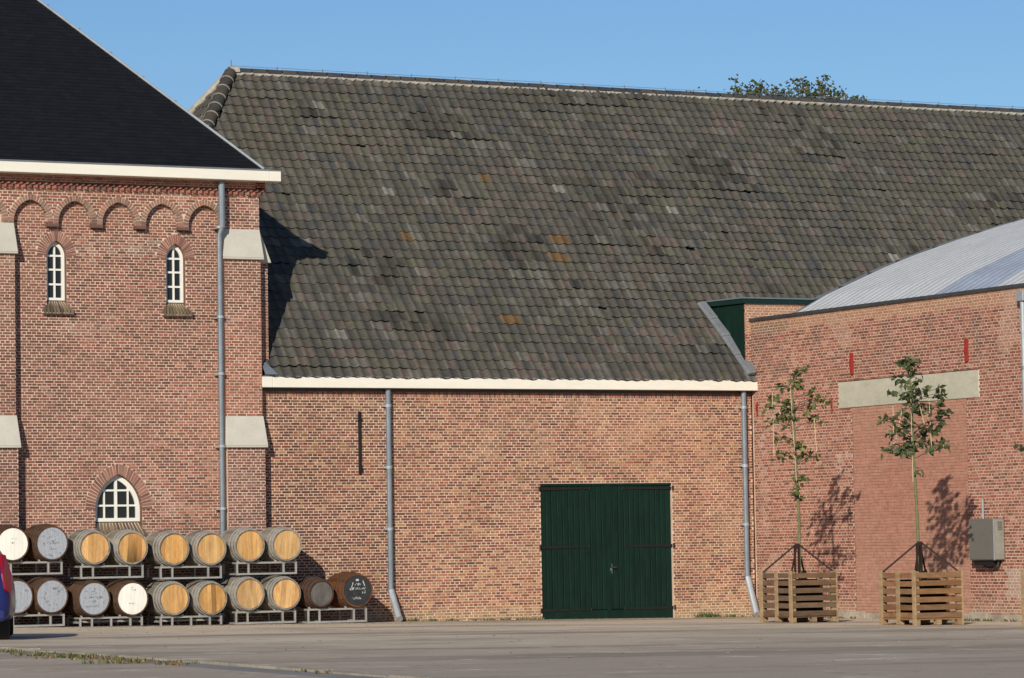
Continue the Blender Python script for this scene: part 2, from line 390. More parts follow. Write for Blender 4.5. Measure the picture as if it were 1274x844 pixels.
# darker tarmac road beyond a low concrete edging
def kx(y): return -17.22+.12*math.sin(y*.23)+(y+25)*.05
mb = MB(); n = 44; yy = [-52+44*i/n for i in range(n+1)]
vs = []
for y in yy: vs += [(kx(y)-.10, y, gz(kx(y))+.006), (kx(y)-30, y, gz(kx(y)-30)+.006)]
mb.add(vs, [(2*i, 2*i+2, 2*i+3, 2*i+1) for i in range(n)])
a = mb.build("road", M['asphalt']); a["kind"] = "structure"; a["label"] = "darker grey tarmac beyond the concrete edging"
mb = MB(); rr = random.Random(4)
for i in range(40):
    y0 = -51+i*1.0; y1 = y0+.985; h = .018+rr.uniform(0, .02)
    x0 = kx(y0); x1 = kx(y1); zz = gz(x0)
    mb.hexa([(x0-.09, y0, zz-.05), (x0+.09, y0, zz-.05), (x1+.09, y1, zz-.05), (x1-.09, y1, zz-.05),
             (x0-.09, y0, zz+h), (x0+.09, y0, zz+h), (x1+.09, y1, zz+h), (x1-.09, y1, zz+h)])
k = mb.build("pavement_edging", M['kerb']); k["kind"] = "structure"; k["label"] = "low concrete edging between yard and road"

# ================================================================== warehouse (main building)
WH = thing("warehouse", "long brick warehouse with mossy pantile roof and dark green double door", "building", (0, 0, gz(0)))
ROOFP = R(50); EAVE = Vector((0, -.2, 4.87)); RIDGE_Y, RIDGE_Z = 5.50, 11.66
ca, sa = math.cos(ROOFP), math.sin(ROOFP); UPV = Vector((0, ca, sa)); NRM = Vector((0, -sa, ca))
DX0, DX1, DZ1 = .585, 3.652, 2.768
def mask_main(z):
    iv = [(-5.70, 5.60)]
    if z < DZ1: iv = cut(iv, DX0, DX1)
    return iv
Pm = P3((0, 0, 0), (1, 0, 0), (0, -1, 0))
mb = MB(); sheet(mb, Pm, -.15, 4.80, mask_main, .056); wall = mb.build("wall", M['mortar'], WH)
wall["label"] = "weathered red and buff brick front wall"
mb = MB(); brickwork(mb, Pm, -.12, 4.50, mask_main, pal_main, .0558, rnd=random.Random(11))
b = mb.build("brick_courses", M['brick'], wall); b["kind"] = "stuff"
mb = MB(); mb.box(-5.5, 20, .22, 11.0, -.2, 4.86); mb.build("inner_wall", M['mortar'], WH)
mb = MB()
for x in (DX0, DX1):     # door jamb reveals
    mb.box(x-.01 if x == DX0 else x-.002, x+.002 if x == DX0 else x+.01, .0005, .2, -.1, DZ1)
mb.box(DX0, DX1, .0005, .2, DZ1-.002, DZ1+.01)
mb.build("door_reveal", M['mortar'], WH)
# soldier course under the gutter, brick by brick
rnd = random.Random(5); protos = []
for i in range(7):
    c = [(.25, .10, .07), (.19, .08, .06), (.32, .14, .09), (.24, .11, .08), (.16, .08, .065), (.36, .21, .13), (.28, .11, .075)][i]
    q = MB(); q.box(-.0205, .0205, -.006, .03, 0, .096, c); me = q.mesh("brick"); me.materials.append(M['brick']); protos.append(me)
x = -5.5; ow = Vector(OFF[wall.name])
while x < 5.6:
    place("brick", rnd.choice(protos), wall, Vector((x, rnd.uniform(-.004, .002)-.004, 4.508))-ow); x += .0565
# gutter box
mb = MB()
for (x0, x1) in ((-5.575, -5.36), (-5.357, 5.684)):
    mb.box(x0, x1, -.235, -.005, 4.674, 4.882)
bevel(mb.build("gutter", M['cream'], WH), .008)
mb = MB(); mb.box(-5.57, 5.68, -.238, -.228, 4.883, 4.899); mb.build("gutter_lip", M['zinc'], WH)
mb = MB(); mb.box(-5.56, 5.6, -.045, -.004, 4.612, 4.673); mb.build("gutter_shade_strip", M['lead_dark'], WH)  # dark strip standing in for the shadow below the gutter
mb = MB(); fo = Vector((-5.53, EAVE.y, EAVE.z))+NRM*.085; fa, fb, fc, fd_ = fo-UPV*.01, fo-UPV*.01+Vector((.26, 0, 0)), fo+UPV*.30+Vector((.10, 0, 0)), fo+UPV*.34
mb.hexa([fa, fb, fc, fd_]+[p+NRM*.012 for p in (fa, fb, fc, fd_)])

mb.build("flashing", M['zinc'], WH)
# wall anchor
mb = MB(); p = (-3.425, -.02)
mb.box(p[0]-.028, p[0]+.028, -.045, -.007, 2.98, 4.22); mb.box(p[0]-.045, p[0]+.045, -.055, -.044, 3.02, 3.12); mb.box(p[0]-.04, p[0]+.04, -.055, -.044, 4.04, 4.12)
bevel(mb.build("wall_anchor", M['iron'], WH), .006)
# thin scar of an old rail on the wall foot is left to brick colour

def downpipe(parent, x, ztop, zelb, bootlen, y=-.10, r=.055):
    q = MB(); q.tube([(x, y, ztop), (x, y, zelb-.05)], r, 12); dp = q.build("downpipe", M['zinc'], parent, smooth=False)
    zz = ztop-.35
    while zz > zelb+.2:
        c = MB(); c.tube([(x, y, zz-.03), (x, y, zz+.03)], r+.009, 12); c.box(x-.10, x-.03, y+.02, -.004, zz-.02, zz+.02); c.build("pipe_collar", M['zinc_light'], dp); zz -= 1.22
    c = MB(); c.tube([(x, y, zelb+.01), (x, y, zelb-.05)], r+.012, 12); c.build("pipe_collar", M['lead_dark'], dp)
    q = MB(); q.tube([(x, y, zelb), (x+.01, y-.02, zelb-.07), (x+.02, y-.30, gz(x)+.08), (x+.02, y-.34, gz(x)+.05)], r+.014, 12)
    q.build("pipe_shoe", M['zinc_light'], parent)
downpipe(WH, -2.83, 4.68, .69, .6)
downpipe(WH, 5.36, 4.68, .80, .6)

# door ---------------------------------------------------------------
mb = MB(); mb.box(DX0+.003, DX1-.003, .075, .14, gz(2)-.06, DZ1-.004); door = mb.build("door", M['green_dark'], WH)
door["label"] = "dark green boarded double door with black strap hinges"
mb = MB(); mb.box(DX0+.004, DX1-.004, .022, .074, DZ1-.05, DZ1-.005); mb.build("door_head", M['green'], door)
rnd = random.Random(8); mid = (DX0+DX1)/2+.03; zb = .03
for (a, b_) in ((DX0+.012, mid-.006), (mid+.006, DX1-.012)):
    nb = 12; wd = (b_-a)/nb
    for i in range(nb):
        q = MB(); dy = rnd.uniform(0, .006); q.box(a+i*wd+.004, a+(i+1)*wd-.004, .036+dy, .074, zb+.16, DZ1-.055)
        o = q.build("plank", M['green'], door); bevel(o, .012, 1)
    q = MB(); q.box(a, b_, .030, .074, gz(2)-.03, zb+.15); bevel(q.build("kick_board", M['green'], door), .006, 1)
for side in (0, 1):
    for z_, ln in ((2.66, 1.15), (1.475, 1.12), (.20, 1.15)):
        q = MB(); a = DX0-.05 if side == 0 else DX1+.05; b_ = DX0+ln if side == 0 else DX1-ln
        s = 1 if side == 0 else -1
        q.hexa([(a, .016, z_-.03), (b_, .024, z_-.012), (b_, .035, z_-.012), (a, .035, z_-.03), (a, .016, z_+.03), (b_, .024, z_+.012), (b_, .035, z_+.012), (a, .035, z_+.03)])
        q.tube([(b_, .028, z_-.035), (b_, .028, z_+.035)], .014, 8); q.tube([(a+s*.03, .0, z_-.05), (a+s*.03, .0, z_+.05)], .022, 8)
        q.build("strap_hinge", M['iron'], door)
q = MB(); q.box(mid+.04, mid+.09, .022, .036, .92, 1.12); q.tube([(mid+.065, .02, 1.05), (mid+.065, -.03, 1.05), (mid+.15, -.03, 1.05)], .010, 8); q.build("handle", M['lead_dark'], door)
q = MB(); q.box(mid+.03, mid+.055, .018, .036, .98, 1.03); q.build("lock_plate", M['lead'], door)
q = MB(); q.box(mid-.05, mid+.05, .020, .036, .16, DZ1-.055); q.build("cover_strip", M['green'], door)

# pantile roof ------------------------------------------------------
ca, sa = math.cos(ROOFP), math.sin(ROOFP)
UPV = Vector((0, ca, sa)); NRM = Vector((0, -sa, ca)); SL = (RIDGE_Z-EAVE.z)/sa
HIPX = -3.78
hip_run = RIDGE_Z-EAVE.z                      # left hip slope
HIPQ = .757/1.0                               # horizontal run of the end slope per unit height
def hip_x(z): return HIPX-(RIDGE_Z-z)*HIPQ
mb = MB()
x_r = 26.; e0 = EAVE-NRM*.05
yb = 2*RIDGE_Y-e0.y
hx = hip_x(e0.z)
apex = (HIPX, RIDGE_Y, RIDGE_Z-.05)
zc5 = RIDGE_Z-.05-(HIPX+5.5)/HIPQ; yc5 = RIDGE_Y-(RIDGE_Z-.05-zc5)/math.tan(ROOFP)
mb.add([(-5.5, e0.y, e0.z), (x_r, e0.y, e0.z), (x_r, RIDGE_Y, RIDGE_Z-.05), apex, (hx, yb, e0.z), (x_r, yb, e0.z), (-5.5, yc5, zc5), (-5.5, 2*RIDGE_Y-yc5, zc5)],
       [(0, 1, 2, 3, 6), (6, 3, 7), (7, 3, 2, 5, 4), (1, 5, 2), (0, 6, 7)], (.03, .028, .025))
roof = mb.build("roof", M['tile'], WH); roof["label"] = "grey brown mossy pantile roof"
TW, TH = .2165, 0.; NR = 34; TH = SL/NR
def tile_geo(mb, base, udir, upd, nrm, col, wd, ln, tilt=.0):
    # S-shaped pantile: high roll on the left, shallow pan on the right, lower edge thick
    prof = [(-.05, .004), (.03, .022), (.14, .033), (.27, .028), (.38, .015), (.52, .004), (.70, -.002), (.88, .002), (1.02, .012)]
    lift0, lift1 = .032, .006
    vs = []; fs = []; k = len(prof)
    for (u, h) in prof: vs.append(base+udir*(u*wd)+nrm*(h+lift0)+upd*(-.014*math.sin(u*3.1)))
    for (u, h) in prof: vs.append(base+udir*(u*wd)+upd*ln*1.12+nrm*(h+lift1))
    for i in range(k-1): fs.append((i, i+1, k+i+1, k+i))
    mb.add(vs, fs, col)
    # cut end of the tile, in a darker tone of its colour
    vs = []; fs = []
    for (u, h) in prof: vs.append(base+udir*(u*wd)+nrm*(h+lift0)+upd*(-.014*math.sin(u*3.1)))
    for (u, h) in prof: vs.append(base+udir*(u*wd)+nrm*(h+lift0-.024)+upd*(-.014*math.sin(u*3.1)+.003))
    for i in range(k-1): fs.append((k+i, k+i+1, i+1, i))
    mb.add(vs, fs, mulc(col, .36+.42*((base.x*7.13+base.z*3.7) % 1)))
def tile_col(x, r, rnd):
    b = nz(x*.35, r*.12, 60.); m_ = nz(x*1.1, r*.5, 66.)
    base = mixc((.082, .074, .056), (.071, .066, .054), clamp(.5+b))
    t = rnd.random()
    if t < .12: base = mixc(base, (.120, .112, .094), rnd.uniform(.2, 1))
    elif t < .30: base = mixc(base, (.093, .088, .060), rnd.uniform(.2, .9))
    elif t < .46: base = mixc(base, (.112, .086, .070), rnd.uniform(.2, .9))
    elif t < .56: base = mixc(base, (.060, .060, .060), rnd.uniform(.2, .9))
    elif t < .566: base = mixc(base, (.22, .21, .18), rnd.uniform(.3, .8))
    if m_ > .40: base = mixc(base, (.05, .05, .048), .45)
    return mulc(base, rnd.uniform(.91, 1.09))
ORANGE = []
for (px, py) in ((687, 301), (697, 300), (706, 304), (688, 324), (700, 324), (626, 398), (635, 398), (508, 292), (597, 225)):
    v = pray(px, py); t = (EAVE-cam_pos).dot(NRM)/v.dot(NRM); p = cam_pos+v*t
    ORANGE.append((p.x, (p-EAVE).dot(UPV)/TH))
rnd = random.Random(21)
tiles = []; stuff = MB()
UX = Vector((1, 0, 0))
for r in range(NR):
    zr = EAVE.z+r*TH*sa
    k0 = int(math.ceil((hip_x(zr)-hip_x(zr) % TW)/TW)); x = math.floor(hip_x(zr)/TW)*TW+TW
    xmax = 20.0
    while x < xmax:
        # hidden behind the hall to the right: skip what no camera near here sees
        if not (x > 6.2+(zr-4.9)*1.2+2.0 and zr < 6.2) and not (x < -5.5 and zr < 8.8):
            sag = .05*nz(x*.22, r*.09, 91.)+.012*nz(x*.9, r*.4, 95.); wob = .035*nz(x*.35, r*1.7, 99.)
            o = Vector((x+rnd.uniform(-.010, .010), EAVE.y, EAVE.z))+UPV*(r*TH+rnd.uniform(-.016, .016)+wob*(r > 0)-.02)+NRM*(sag*(r > 0)+rnd.uniform(0, .008))
            if r > 1 and rnd.random() < .012: o = o-UPV*rnd.uniform(.03, .07)          # slipped tile
            c = tile_col(x, r, rnd)
            if r > 1 and nz(x*.45, r*.22, 103.) > .36:                                  # patches of badly laid, gaping tiles
                o = o+NRM*rnd.uniform(0, .03); c = mulc(c, rnd.choice((.62, .75, .85, 1.0, 1.12)))
            for (ox, orow) in ORANGE:
                if abs(x+.1-ox) < .12 and abs(r+.5-orow) < .6: c = (.125, .076, .034)
            tiles.append((o, c, r))
        x += TW
tiles_sorted = sorted(range(len(tiles)), key=lambda i: (tiles[i][2], abs(tiles[i][0].x+1)))
near = set(i for i in tiles_sorted if tiles[i][2] < 6 and -4.6 < tiles[i][0].x < 5.3)
near = set(sorted(near, key=lambda i: tiles[i][2]*100+tiles[i][0].x)[:290])
orf = Vector(OFF[roof.name]); tint_me = {}
for i, (o, c, r) in enumerate(tiles):
    if i in near:
        key = (round(c[0]*60), round(c[1]*60), round(c[2]*60))
        if key not in tint_me:
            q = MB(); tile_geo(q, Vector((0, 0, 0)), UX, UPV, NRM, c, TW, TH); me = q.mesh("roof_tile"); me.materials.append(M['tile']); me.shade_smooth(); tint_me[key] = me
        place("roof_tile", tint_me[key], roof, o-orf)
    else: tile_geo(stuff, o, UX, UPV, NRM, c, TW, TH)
# tiles of the end slope
E_up = Vector((HIPQ, 0, 1)).normalized(); E_n = Vector((-1, 0, HIPQ)).normalized(); E_u = Vector((0, -1, 0))
Lh = (RIDGE_Z-EAVE.z)/E_up.z; nre = int(Lh/.27)
for r in range(nre*6//10, nre):
    t = r*.27; zc = EAVE.z+t*E_up.z; xx = hip_x(zc); half = (RIDGE_Z-zc)/math.tan(ROOFP); y = RIDGE_Y+half-.1
    while y > RIDGE_Y-half+.12:
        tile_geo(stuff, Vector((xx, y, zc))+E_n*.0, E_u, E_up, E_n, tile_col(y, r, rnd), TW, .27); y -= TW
st = stuff.build("roof_tiles", M['tile'], roof, smooth=True); st["kind"] = "stuff"
# ridge: bedding mortar, ridge tiles, lightning wire
q = MB(); rndr = random.Random(2); x = HIPX+.05
while x < 20:
    d1 = .10+rndr.uniform(-.01, .01); d2 = .155+rndr.uniform(-.015, .02)
    p = [Vector((x+i*TW/2, RIDGE_Y, RIDGE_Z+.02))-UPV*dd for i, dd in enumerate((d1, d2, d1))]
    t_ = [Vector((x+i*TW/2, RIDGE_Y, RIDGE_Z+.02))-UPV*.055 for i in range(3)]
    for i in range(2):
        q.hexa([p[i]+NRM*.02, p[i+1]+NRM*.02, t_[i+1]+NRM*.02, t_[i]+NRM*.02, p[i]+NRM*.066, p[i+1]+NRM*.066, t_[i+1]+NRM*.066, t_[i]+NRM*.066])
    x += TW
q.build("ridge_mortar", M['bed'], roof)
q = MB(); q.box(HIPX, 20, RIDGE_Y-.05, RIDGE_Y+.1, RIDGE_Z-.03, RIDGE_Z+.02); q.build("ridge_bedding", M['bed'], roof)
def half_round(length, r0_, r1_, axis=Vector((1, 0, 0)), upv=Z, seg=8, th=.018):
    side = axis.cross(upv).normalized(); vs = []; fs = []
    for e, rr_ in ((0, r0_), (1, r1_)):
        for rad in (rr_, rr_-th):
            for j in range(seg+1):
                a = math.pi*j/seg; vs.append(axis*(e*length)+side*(math.cos(a)*rad)+upv*(math.sin(a)*rad*.9))
    k = seg+1
    for j in range(seg):
        fs += [(j, j+1, 2*k+j+1, 2*k+j), (k+j+1, k+j, 3*k+j, 3*k+j+1), (j+1, j, k+j, k+j+1), (2*k+j, 2*k+j+1, 3*k+j+1, 3*k+j)]
    return vs, fs
rp = []
for c in ((.05, .05, .052), (.062, .058, .055), (.042, .043, .048), (.07, .062, .052)):
    q = MB(); v_, f_ = half_round(.325, .118, .110); q.add(v_, f_, c); me = q.mesh("ridge_tile"); me.materials.append(M['tile']); rp.append(me)
x = HIPX+.10
while x < 20: place("ridge_tile", rndr.choice(rp), roof, Vector((x, RIDGE_Y, RIDGE_Z+.005))-orf, (0, rndr.uniform(-.02, .02), 0)); x += .35
q = MB(); x = HIPX
while x < 19.6: q.tube([(x, RIDGE_Y, RIDGE_Z+.145+rndr.uniform(-.008, .008)), (x+1.06, RIDGE_Y, RIDGE_Z+.145)], .005, 5); q.tube([(x+1.06, RIDGE_Y, RIDGE_Z+.09), (x+1.06, RIDGE_Y, RIDGE_Z+.175)], .014, 6); x += 1.06
q.tube([(HIPX, RIDGE_Y, RIDGE_Z), (HIPX, RIDGE_Y, RIDGE_Z+.27)], .014, 6)
q.build("lightning_wire", M['zinc'], roof)
# near hip tiles with pale mortar joints
hd = Vector((-HIPQ, -1/math.tan(ROOFP), -1)); hl = hd.length; hd.normalize()
hn = (Vector((0, -sa, ca))+E_n).normalized(); hn = (hn-hd*hn.dot(hd)).normalized()
hp = []
for c in ((.055, .047, .038), (.065, .055, .042), (.048, .045, .04)):
    q = MB(); v_, f_ = half_round(.30, .135, .150, hd, hn); q.add(v_, f_, c); me = q.mesh("hip_tile"); me.materials.append(M['tile']); hp.append(me)
jb = MB(); v_, f_ = half_round(.035, .150, .162, hd, hn); jb.add(v_, f_); jme = jb.mesh("hip_joint"); jme.materials.append(M['bed'])
t = .05
while t < 4.2:
    p = Vector((HIPX, RIDGE_Y, RIDGE_Z))+hd*t+hn*.03
    place("hip_tile", rndr.choice(hp), roof, p-orf); place("hip_joint", jme, roof, p+hd*.29-orf); t += .325
q = MB(); v_, f_ = half_round(.2, .15, .155, Vector((1, 0, 0)), Z); q.add([Vector(p)+Vector((HIPX-.06, RIDGE_Y, RIDGE_Z+.0)) for p in v_], f_); q.build("hip_cap", M['bed'], roof)
# far hip edge
fd = Vector((-HIPQ, 1/math.tan(ROOFP), -1)).normalized(); q = MB()
q.tube([Vector((HIPX, RIDGE_Y, RIDGE_Z+.03)), Vector((HIPX, RIDGE_Y, RIDGE_Z+.03))+fd*5], .10, 8); q.build("hip_bedding", M['bed'], roof)

# ================================================================== link box (dormer) between warehouse and hall
XR = 5.629
LB = thing("dormer", "flat roofed brick dormer with dark green cheek at the end of the pantile roof", "dormer", (5.47, 0, 5.0))
Pd = P3((0, -.002, 0), (1, 0, 0), (0, -1, 0))
md = lambda z: [(5.469, 7.42)]
mb = MB(); sheet(mb, Pd, 4.9, 6.52, md, .5); dw = mb.build("wall", M['mortar_pink'], LB)
mb = MB(); brickwork(mb, Pd, 4.92, 6.50, md, pal_hall, .057, rnd=random.Random(14)); b = mb.build("brick_courses", M['brick'], dw); b["kind"] = "stuff"
mb = MB(); mb.box(5.475, 7.42, .002, 1.6, 4.9, 6.52); mb.build("body", M['mortar_pink'], LB)
# green cheek
mb = MB(); c0 = [(5.462, -.006, 5.05), (5.462, -.006, 6.52), (5.29, 1.235, 6.54), (5.47, .05, 5.05)]
pts = [(5.462, -.004, 4.98), (5.462, -.004, 6.515), (5.285, 1.26, 6.515)]
pts2 = [(p[0]+.03, p[1], p[2]) for p in pts]
mb.add(pts+pts2, [(2, 1, 0), (3, 4, 5), (0, 1, 4, 3), (1, 2, 5, 4), (2, 0, 3, 5)])
mb.build("cheek", M['green'], LB)
mb = MB(); mb.hexa([(5.42, -.06, 6.515), (7.42, -.06, 6.515), (7.42, 1.7, 6.515), (5.20, 1.35, 6.515), (5.42, -.06, 6.615), (7.42, -.06, 6.615), (7.42, 1.7, 6.615), (5.20, 1.35, 6.615)])
mb.build("fascia", M['green_dark'], LB)
mb = MB(); mb.hexa([(5.40, -.08, 6.616), (7.42, -.08, 6.616), (7.42, 1.7, 6.616), (5.18, 1.36, 6.616), (5.40, -.08, 6.64), (7.42, -.08, 6.64), (7.42, 1.7, 6.64), (5.18, 1.36, 6.64)])
mb.build("roof_edge", M['zinc'], LB)
fl = [Vector((5.60, -.14, 4.97)), Vector((5.41, .55, 5.80)), Vector((5.20, 1.21, 6.56))]
for i in range(2):
    for k in range(2):
        a = fl[i].lerp(fl[i+1], k*.5); b_ = fl[i].lerp(fl[i+1], k*.5+.5)
        q = MB(); s_ = Vector((.20, .0, 0)); nn = NRM*.075
        q.hexa([a-s_*.95+nn*.55, a+nn*.5, b_+nn*.5, b_-s_*.95+nn*.55, a-s_*.8+nn*1.45, a+nn*1.9, b_+nn*1.7, b_-s_*.8+nn*1.3]); bevel(q.build("lead_flashing", M['lead'], LB), .012)
q = MB(); q.hexa([(5.50, -.10, 4.90), (5.72, -.10, 4.90), (5.72, .0, 4.90), (5.50, .0, 4.90), (5.50, -.04, 5.24), (5.62, -.04, 5.30), (5.62, .0, 5.30), (5.50, .0, 5.24)]); q.build("lead_apron", M['zinc'], LB)

# ================================================================== hall on the right
HL = thing("brick_hall", "pink red brick hall with curved corrugated metal roof and concrete lintel", "building", (XR, -5, gz(XR)))
YEND = 15.5; HTOP = 6.135
LY0, LY1, LZ0, LZ1 = 3.375, 8.275, 4.162, 4.683
BY0, BY1 = 3.84, 7.83
Ph = P3((XR, 0, 0), (0, -1, 0), (-1, 0, 0))
def mask_hall(z):
    iv = [(.0, YEND)]
    if LZ0 < z < LZ1: iv = cut(iv, LY0, LY1)
    if z <= LZ0: iv = cut(iv, BY0, BY1)
    return iv
mb = MB(); sheet(mb, Ph, -.25, HTOP, mask_hall, .057, flip=False); hw = mb.build("wall", M['mortar_pink'], HL); hw["label"] = "pinkish red brick side wall with pale joints"
mb = MB(); brickwork(mb, Ph, -.22, HTOP-.005, mask_hall, pal_hall, .0575, .206, .0150, rnd=random.Random(15)); b = mb.build("brick_courses", M['brick'], hw); b["kind"] = "stuff"
mb = MB(); sheet(mb, Ph, -.25, LZ0, lambda z: [(BY0, BY1)], 10, d=-.012); sheet(mb, Ph, -.2, LZ0, lambda z: [], 10)
pw = mb.build("bricked_up_doorway", M['mortar_patch'], HL); pw["label"] = "wide doorway filled with plainer smooth brick"
Pp = P3((XR+.012, 0, 0), (0, -1, 0), (-1, 0, 0))
mb = MB(); brickwork(mb, Pp, -.22, LZ0-.004, lambda z: [(BY0, BY1)], pal_patch, .060, .215, .012, proud=.009, rnd=random.Random(16)); b = mb.build("brick_courses", M['brick'], pw); b["kind"] = "stuff"
mb = MB(); mb.box(XR+.06, XR+14, -YEND, -.004, -.3, 6.0); mb.build("inner_wall", M['mortar_pink'], HL)
mb = MB(); mb.box(XR-.014, XR+.05, -LY1, -LY0, LZ0, LZ1); bevel(mb.build("lintel", M['concrete'], HL), .01)
for (y0, z0, z1, wd, pr) in ((3.91, 4.82, 5.255, .075, .04), (7.92, 4.855, 5.28, .075, .04), (.225, 4.157, 4.445, .035, .02), (3.13, 4.10, 4.39, .022, .02)):
    mb = MB(); mb.box(XR-.012-pr, XR-.008, -y0-wd/2, -y0+wd/2, z0, z1); mb.box(XR-.02-pr, XR-.012-pr, -y0-wd/2-.015, -y0+wd/2+.015, (z0+z1)/2-.05, (z0+z1)/2+.05)
    bevel(mb.build("wall_anchor", M['red'], HL), .006)
mb = MB(); mb.box(XR-.012, XR-.003, -.055, -.02, .0, 4.62); mb.build("corner_joint", M['mortar'], HL)
mb = MB(); rr = random.Random(9)
for i in range(26):
    y0 = -i*.6; mb.box(XR-.035-rr.uniform(0, .015), XR, y0-.59, y0, -.2, .10+rr.uniform(-.03, .05))
bevel(mb.build("plinth", M['kerb'], HL), .015)
# roof edge flashing along the wall head
mb = MB(); mb.box(XR-.05, XR+.35, -YEND, .0, HTOP, HTOP+.062); mb.build("coping", M['lead_dark'], HL)
# curved corrugated roof
PROF = [(5.95, 5.90), (6.30, 6.05), (6.94, 6.375), (7.41, 6.625), (8.17, 6.94), (8.89, 7.24), (9.61, 7.50), (10.79, 7.88), (11.94, 8.22), (12.67, 8.41), (14.2, 8.74), (16.0, 9.02), (18.5, 9.2)]
def panel_mesh(name, mat):
    q = MB(); W_ = 1.03; ribs = 4; pitch = W_/ribs; pr = []
    for i in range(ribs):
        y = -i*pitch; pr += [(y, 0), (y-pitch*.36, 0), (y-pitch*.50, .10), (y-pitch*.74, .10), (y-pitch*.92, 0)]
    pr.append((-W_-.01, 0)); vs = []; fs = []; k = len(pr)
    for j, (x, z) in enumerate(PROF):
        a = PROF[max(0, j-1)]; b_ = PROF[min(len(PROF)-1, j+1)]; d = Vector((b_[0]-a[0], 0, b_[1]-a[1])).normalized(); nn = Vector((-d.z, 0, d.x))
        for (y, h) in pr: vs.append(Vector((x, y, z))+nn*h)
    for j in range(len(PROF)-1):
        for i in range(k-1): fs.append((j*k+i, (j+1)*k+i, (j+1)*k+i+1, j*k+i+1))
    q.add(vs, fs); me = q.mesh(name); me.materials.append(mat); return me
pm = panel_mesh("roof_panel", M['metal_sheet']); pl = panel_mesh("rooflight_panel", M['rooflight'])
mb = MB(); vs = [(x, -.06, z-.05) for x, z in PROF]+[(x, -YEND, z-.05) for x, z in PROF]; k = len(PROF)
mb.add(vs, [(i, k+i, k+i+1, i+1) for i in range(k-1)]); hr = mb.build("roof", M['lead'], HL); hr["label"] = "curved ribbed metal roof with bluish rooflight strips"
oh = Vector(OFF[HL.name])
for i in range(15):
    lt = i in (5, 6, 8, 9)
    place("rooflight_panel" if lt else "roof_panel", pl if lt else pm, hr, Vector((0, -.08-i*1.03, 0))-oh)
mb = MB()
for j in range(len(PROF)-1):
    a, b_ = PROF[j], PROF[j+1]
    mb.hexa([(a[0], -.12, a[1]-.1), (b_[0], -.12, b_[1]-.1), (b_[0], .10, b_[1]-.1), (a[0], .10, a[1]-.1),
             (a[0]-.02, -.12, a[1]+.07), (b_[0]-.02, -.12, b_[1]+.07), (b_[0]-.02, .10, b_[1]+.10), (a[0]-.02, .10, a[1]+.10)])
mb.build("verge_flashing", M['lead'], hr)
for j in range(2, 10):
    a, b_ = PROF[j], PROF[j+1]; x_, z_ = (a[0]+b_[0])/2, (a[1]+b_[1])/2
    mb = MB(); mb.box(x_-.04, x_+.04, -.20, -.115, z_+.02, z_+.13); mb.build("verge_clip", M['lead_dark'], hr)
# downpipe at the right end
mb = MB(); mb.tube([(XR-.09, -9.86, 5.98), (XR-.09, -9.86, gz(XR))], .055, 12); dp = mb.build("downpipe", M['zinc_light'], HL)
mb = MB(); mb.box(XR-.17, XR-.01, -9.97, -9.75, 5.86, 6.05); bevel(mb.build("rainwater_head", M['zinc_light'], dp), .01)
for z_ in (1.2, 2.9, 4.6):
    mb = MB(); mb.tube([(XR-.09, -9.86, z_), (XR-.09, -9.86, z_+.06)], .066, 12); mb.build("pipe_collar", M['zinc'], dp)

# cabinet on the hall wall
CB = thing("wall_cabinet", "grey metal equipment cabinet fixed to the pink brick wall beside bricked-up doorway", "cabinet", (XR-.12, -8.58, 1.09))
mb = MB(); mb.box(XR-.25, XR-.012, -8.985, -8.18, 1.10, 1.875); bevel(mb.build("housing", M['cabinet'], CB), .012)
mb = MB(); mb.box(XR-.262, XR-.247, -8.975, -8.19, 1.115, 1.86); bevel(mb.build("door_panel", M['cabinet'], CB), .006)
mb = MB(); mb.box(XR-.262, XR-.244, -8.997, -8.978, 1.10, 1.875); mb.build("corner_highlight", M['zinc_light'], CB)  # pale strip that paints the highlight along the corner edge
mb = MB(); mb.box(XR-.235, XR-.03, -8.992, -8.984, 1.12, 1.86); mb.build("side_panel", M['cabinet_light'], CB)
for k in range(5):
    mb = MB(); mb.box(XR-.17, XR-.07, -9.0, -8.991, 1.66+k*.034, 1.682+k*.034); mb.build("vent_slat", M['cabinet'], CB)
mb = MB(); mb.box(XR-.20, XR-.02, -8.85, -8.25, 1.0, 1.098); mb.build("base_tray", M['iron'], CB)
mb = MB(); mb.tube([(XR-.1, -8.9, 1.09), (XR-.1, -8.87, .98), (XR-.1, -8.6, .95), (XR-.1, -8.45, .99), (XR-.1, -8.42, 1.06)], .02, 8); mb.build("cable_loop", M['lead_dark'], CB)
mb = MB(); mb.tube([(XR-.05, -8.36, 1.87), (XR-.05, -8.36, 2.24)], .022, 8); mb.build("conduit", M['zinc_light'], CB)

# ================================================================== tower house on the left
TW_ = thing("tower_house", "tall brick tower house with slate roof, pointed windows and stone capped buttresses", "building", (-8.4, 0, gz(-8.4)))
X0, X1 = -14.5, -5.56
ARC = [-11.99, -11.11, -10.23, -9.345, -8.462, -7.578, -6.70]; AW, AZS, AH = .335, 7.80, .405
SW = [(-9.687, .2), (-7.268, .2)]          # small windows: centre x, half width
SZ0, SZS, SZT = 6.315, 7.16, 7.445
BWX, BWW, BZ0, BZS, BZT = -8.478, .475, 2.105, 2.33, 3.01
BUT = [(-11.33, -10.57), (-6.35, -5.56)]
def mask_field(z):
    iv = [(X0, X1)]
    for cx, hw_ in SW:
        if SZ0-.25 < z < SZT:
            h = arch_half(hw_, SZS, SZT-SZS, z); iv = cut(iv, cx-h, cx+h)
    if BZ0-.28 < z < BZT:
        h = arch_half(BWW, BZS, BZT-BZS, z); iv = cut(iv, BWX-h, BWX+h)
    return iv
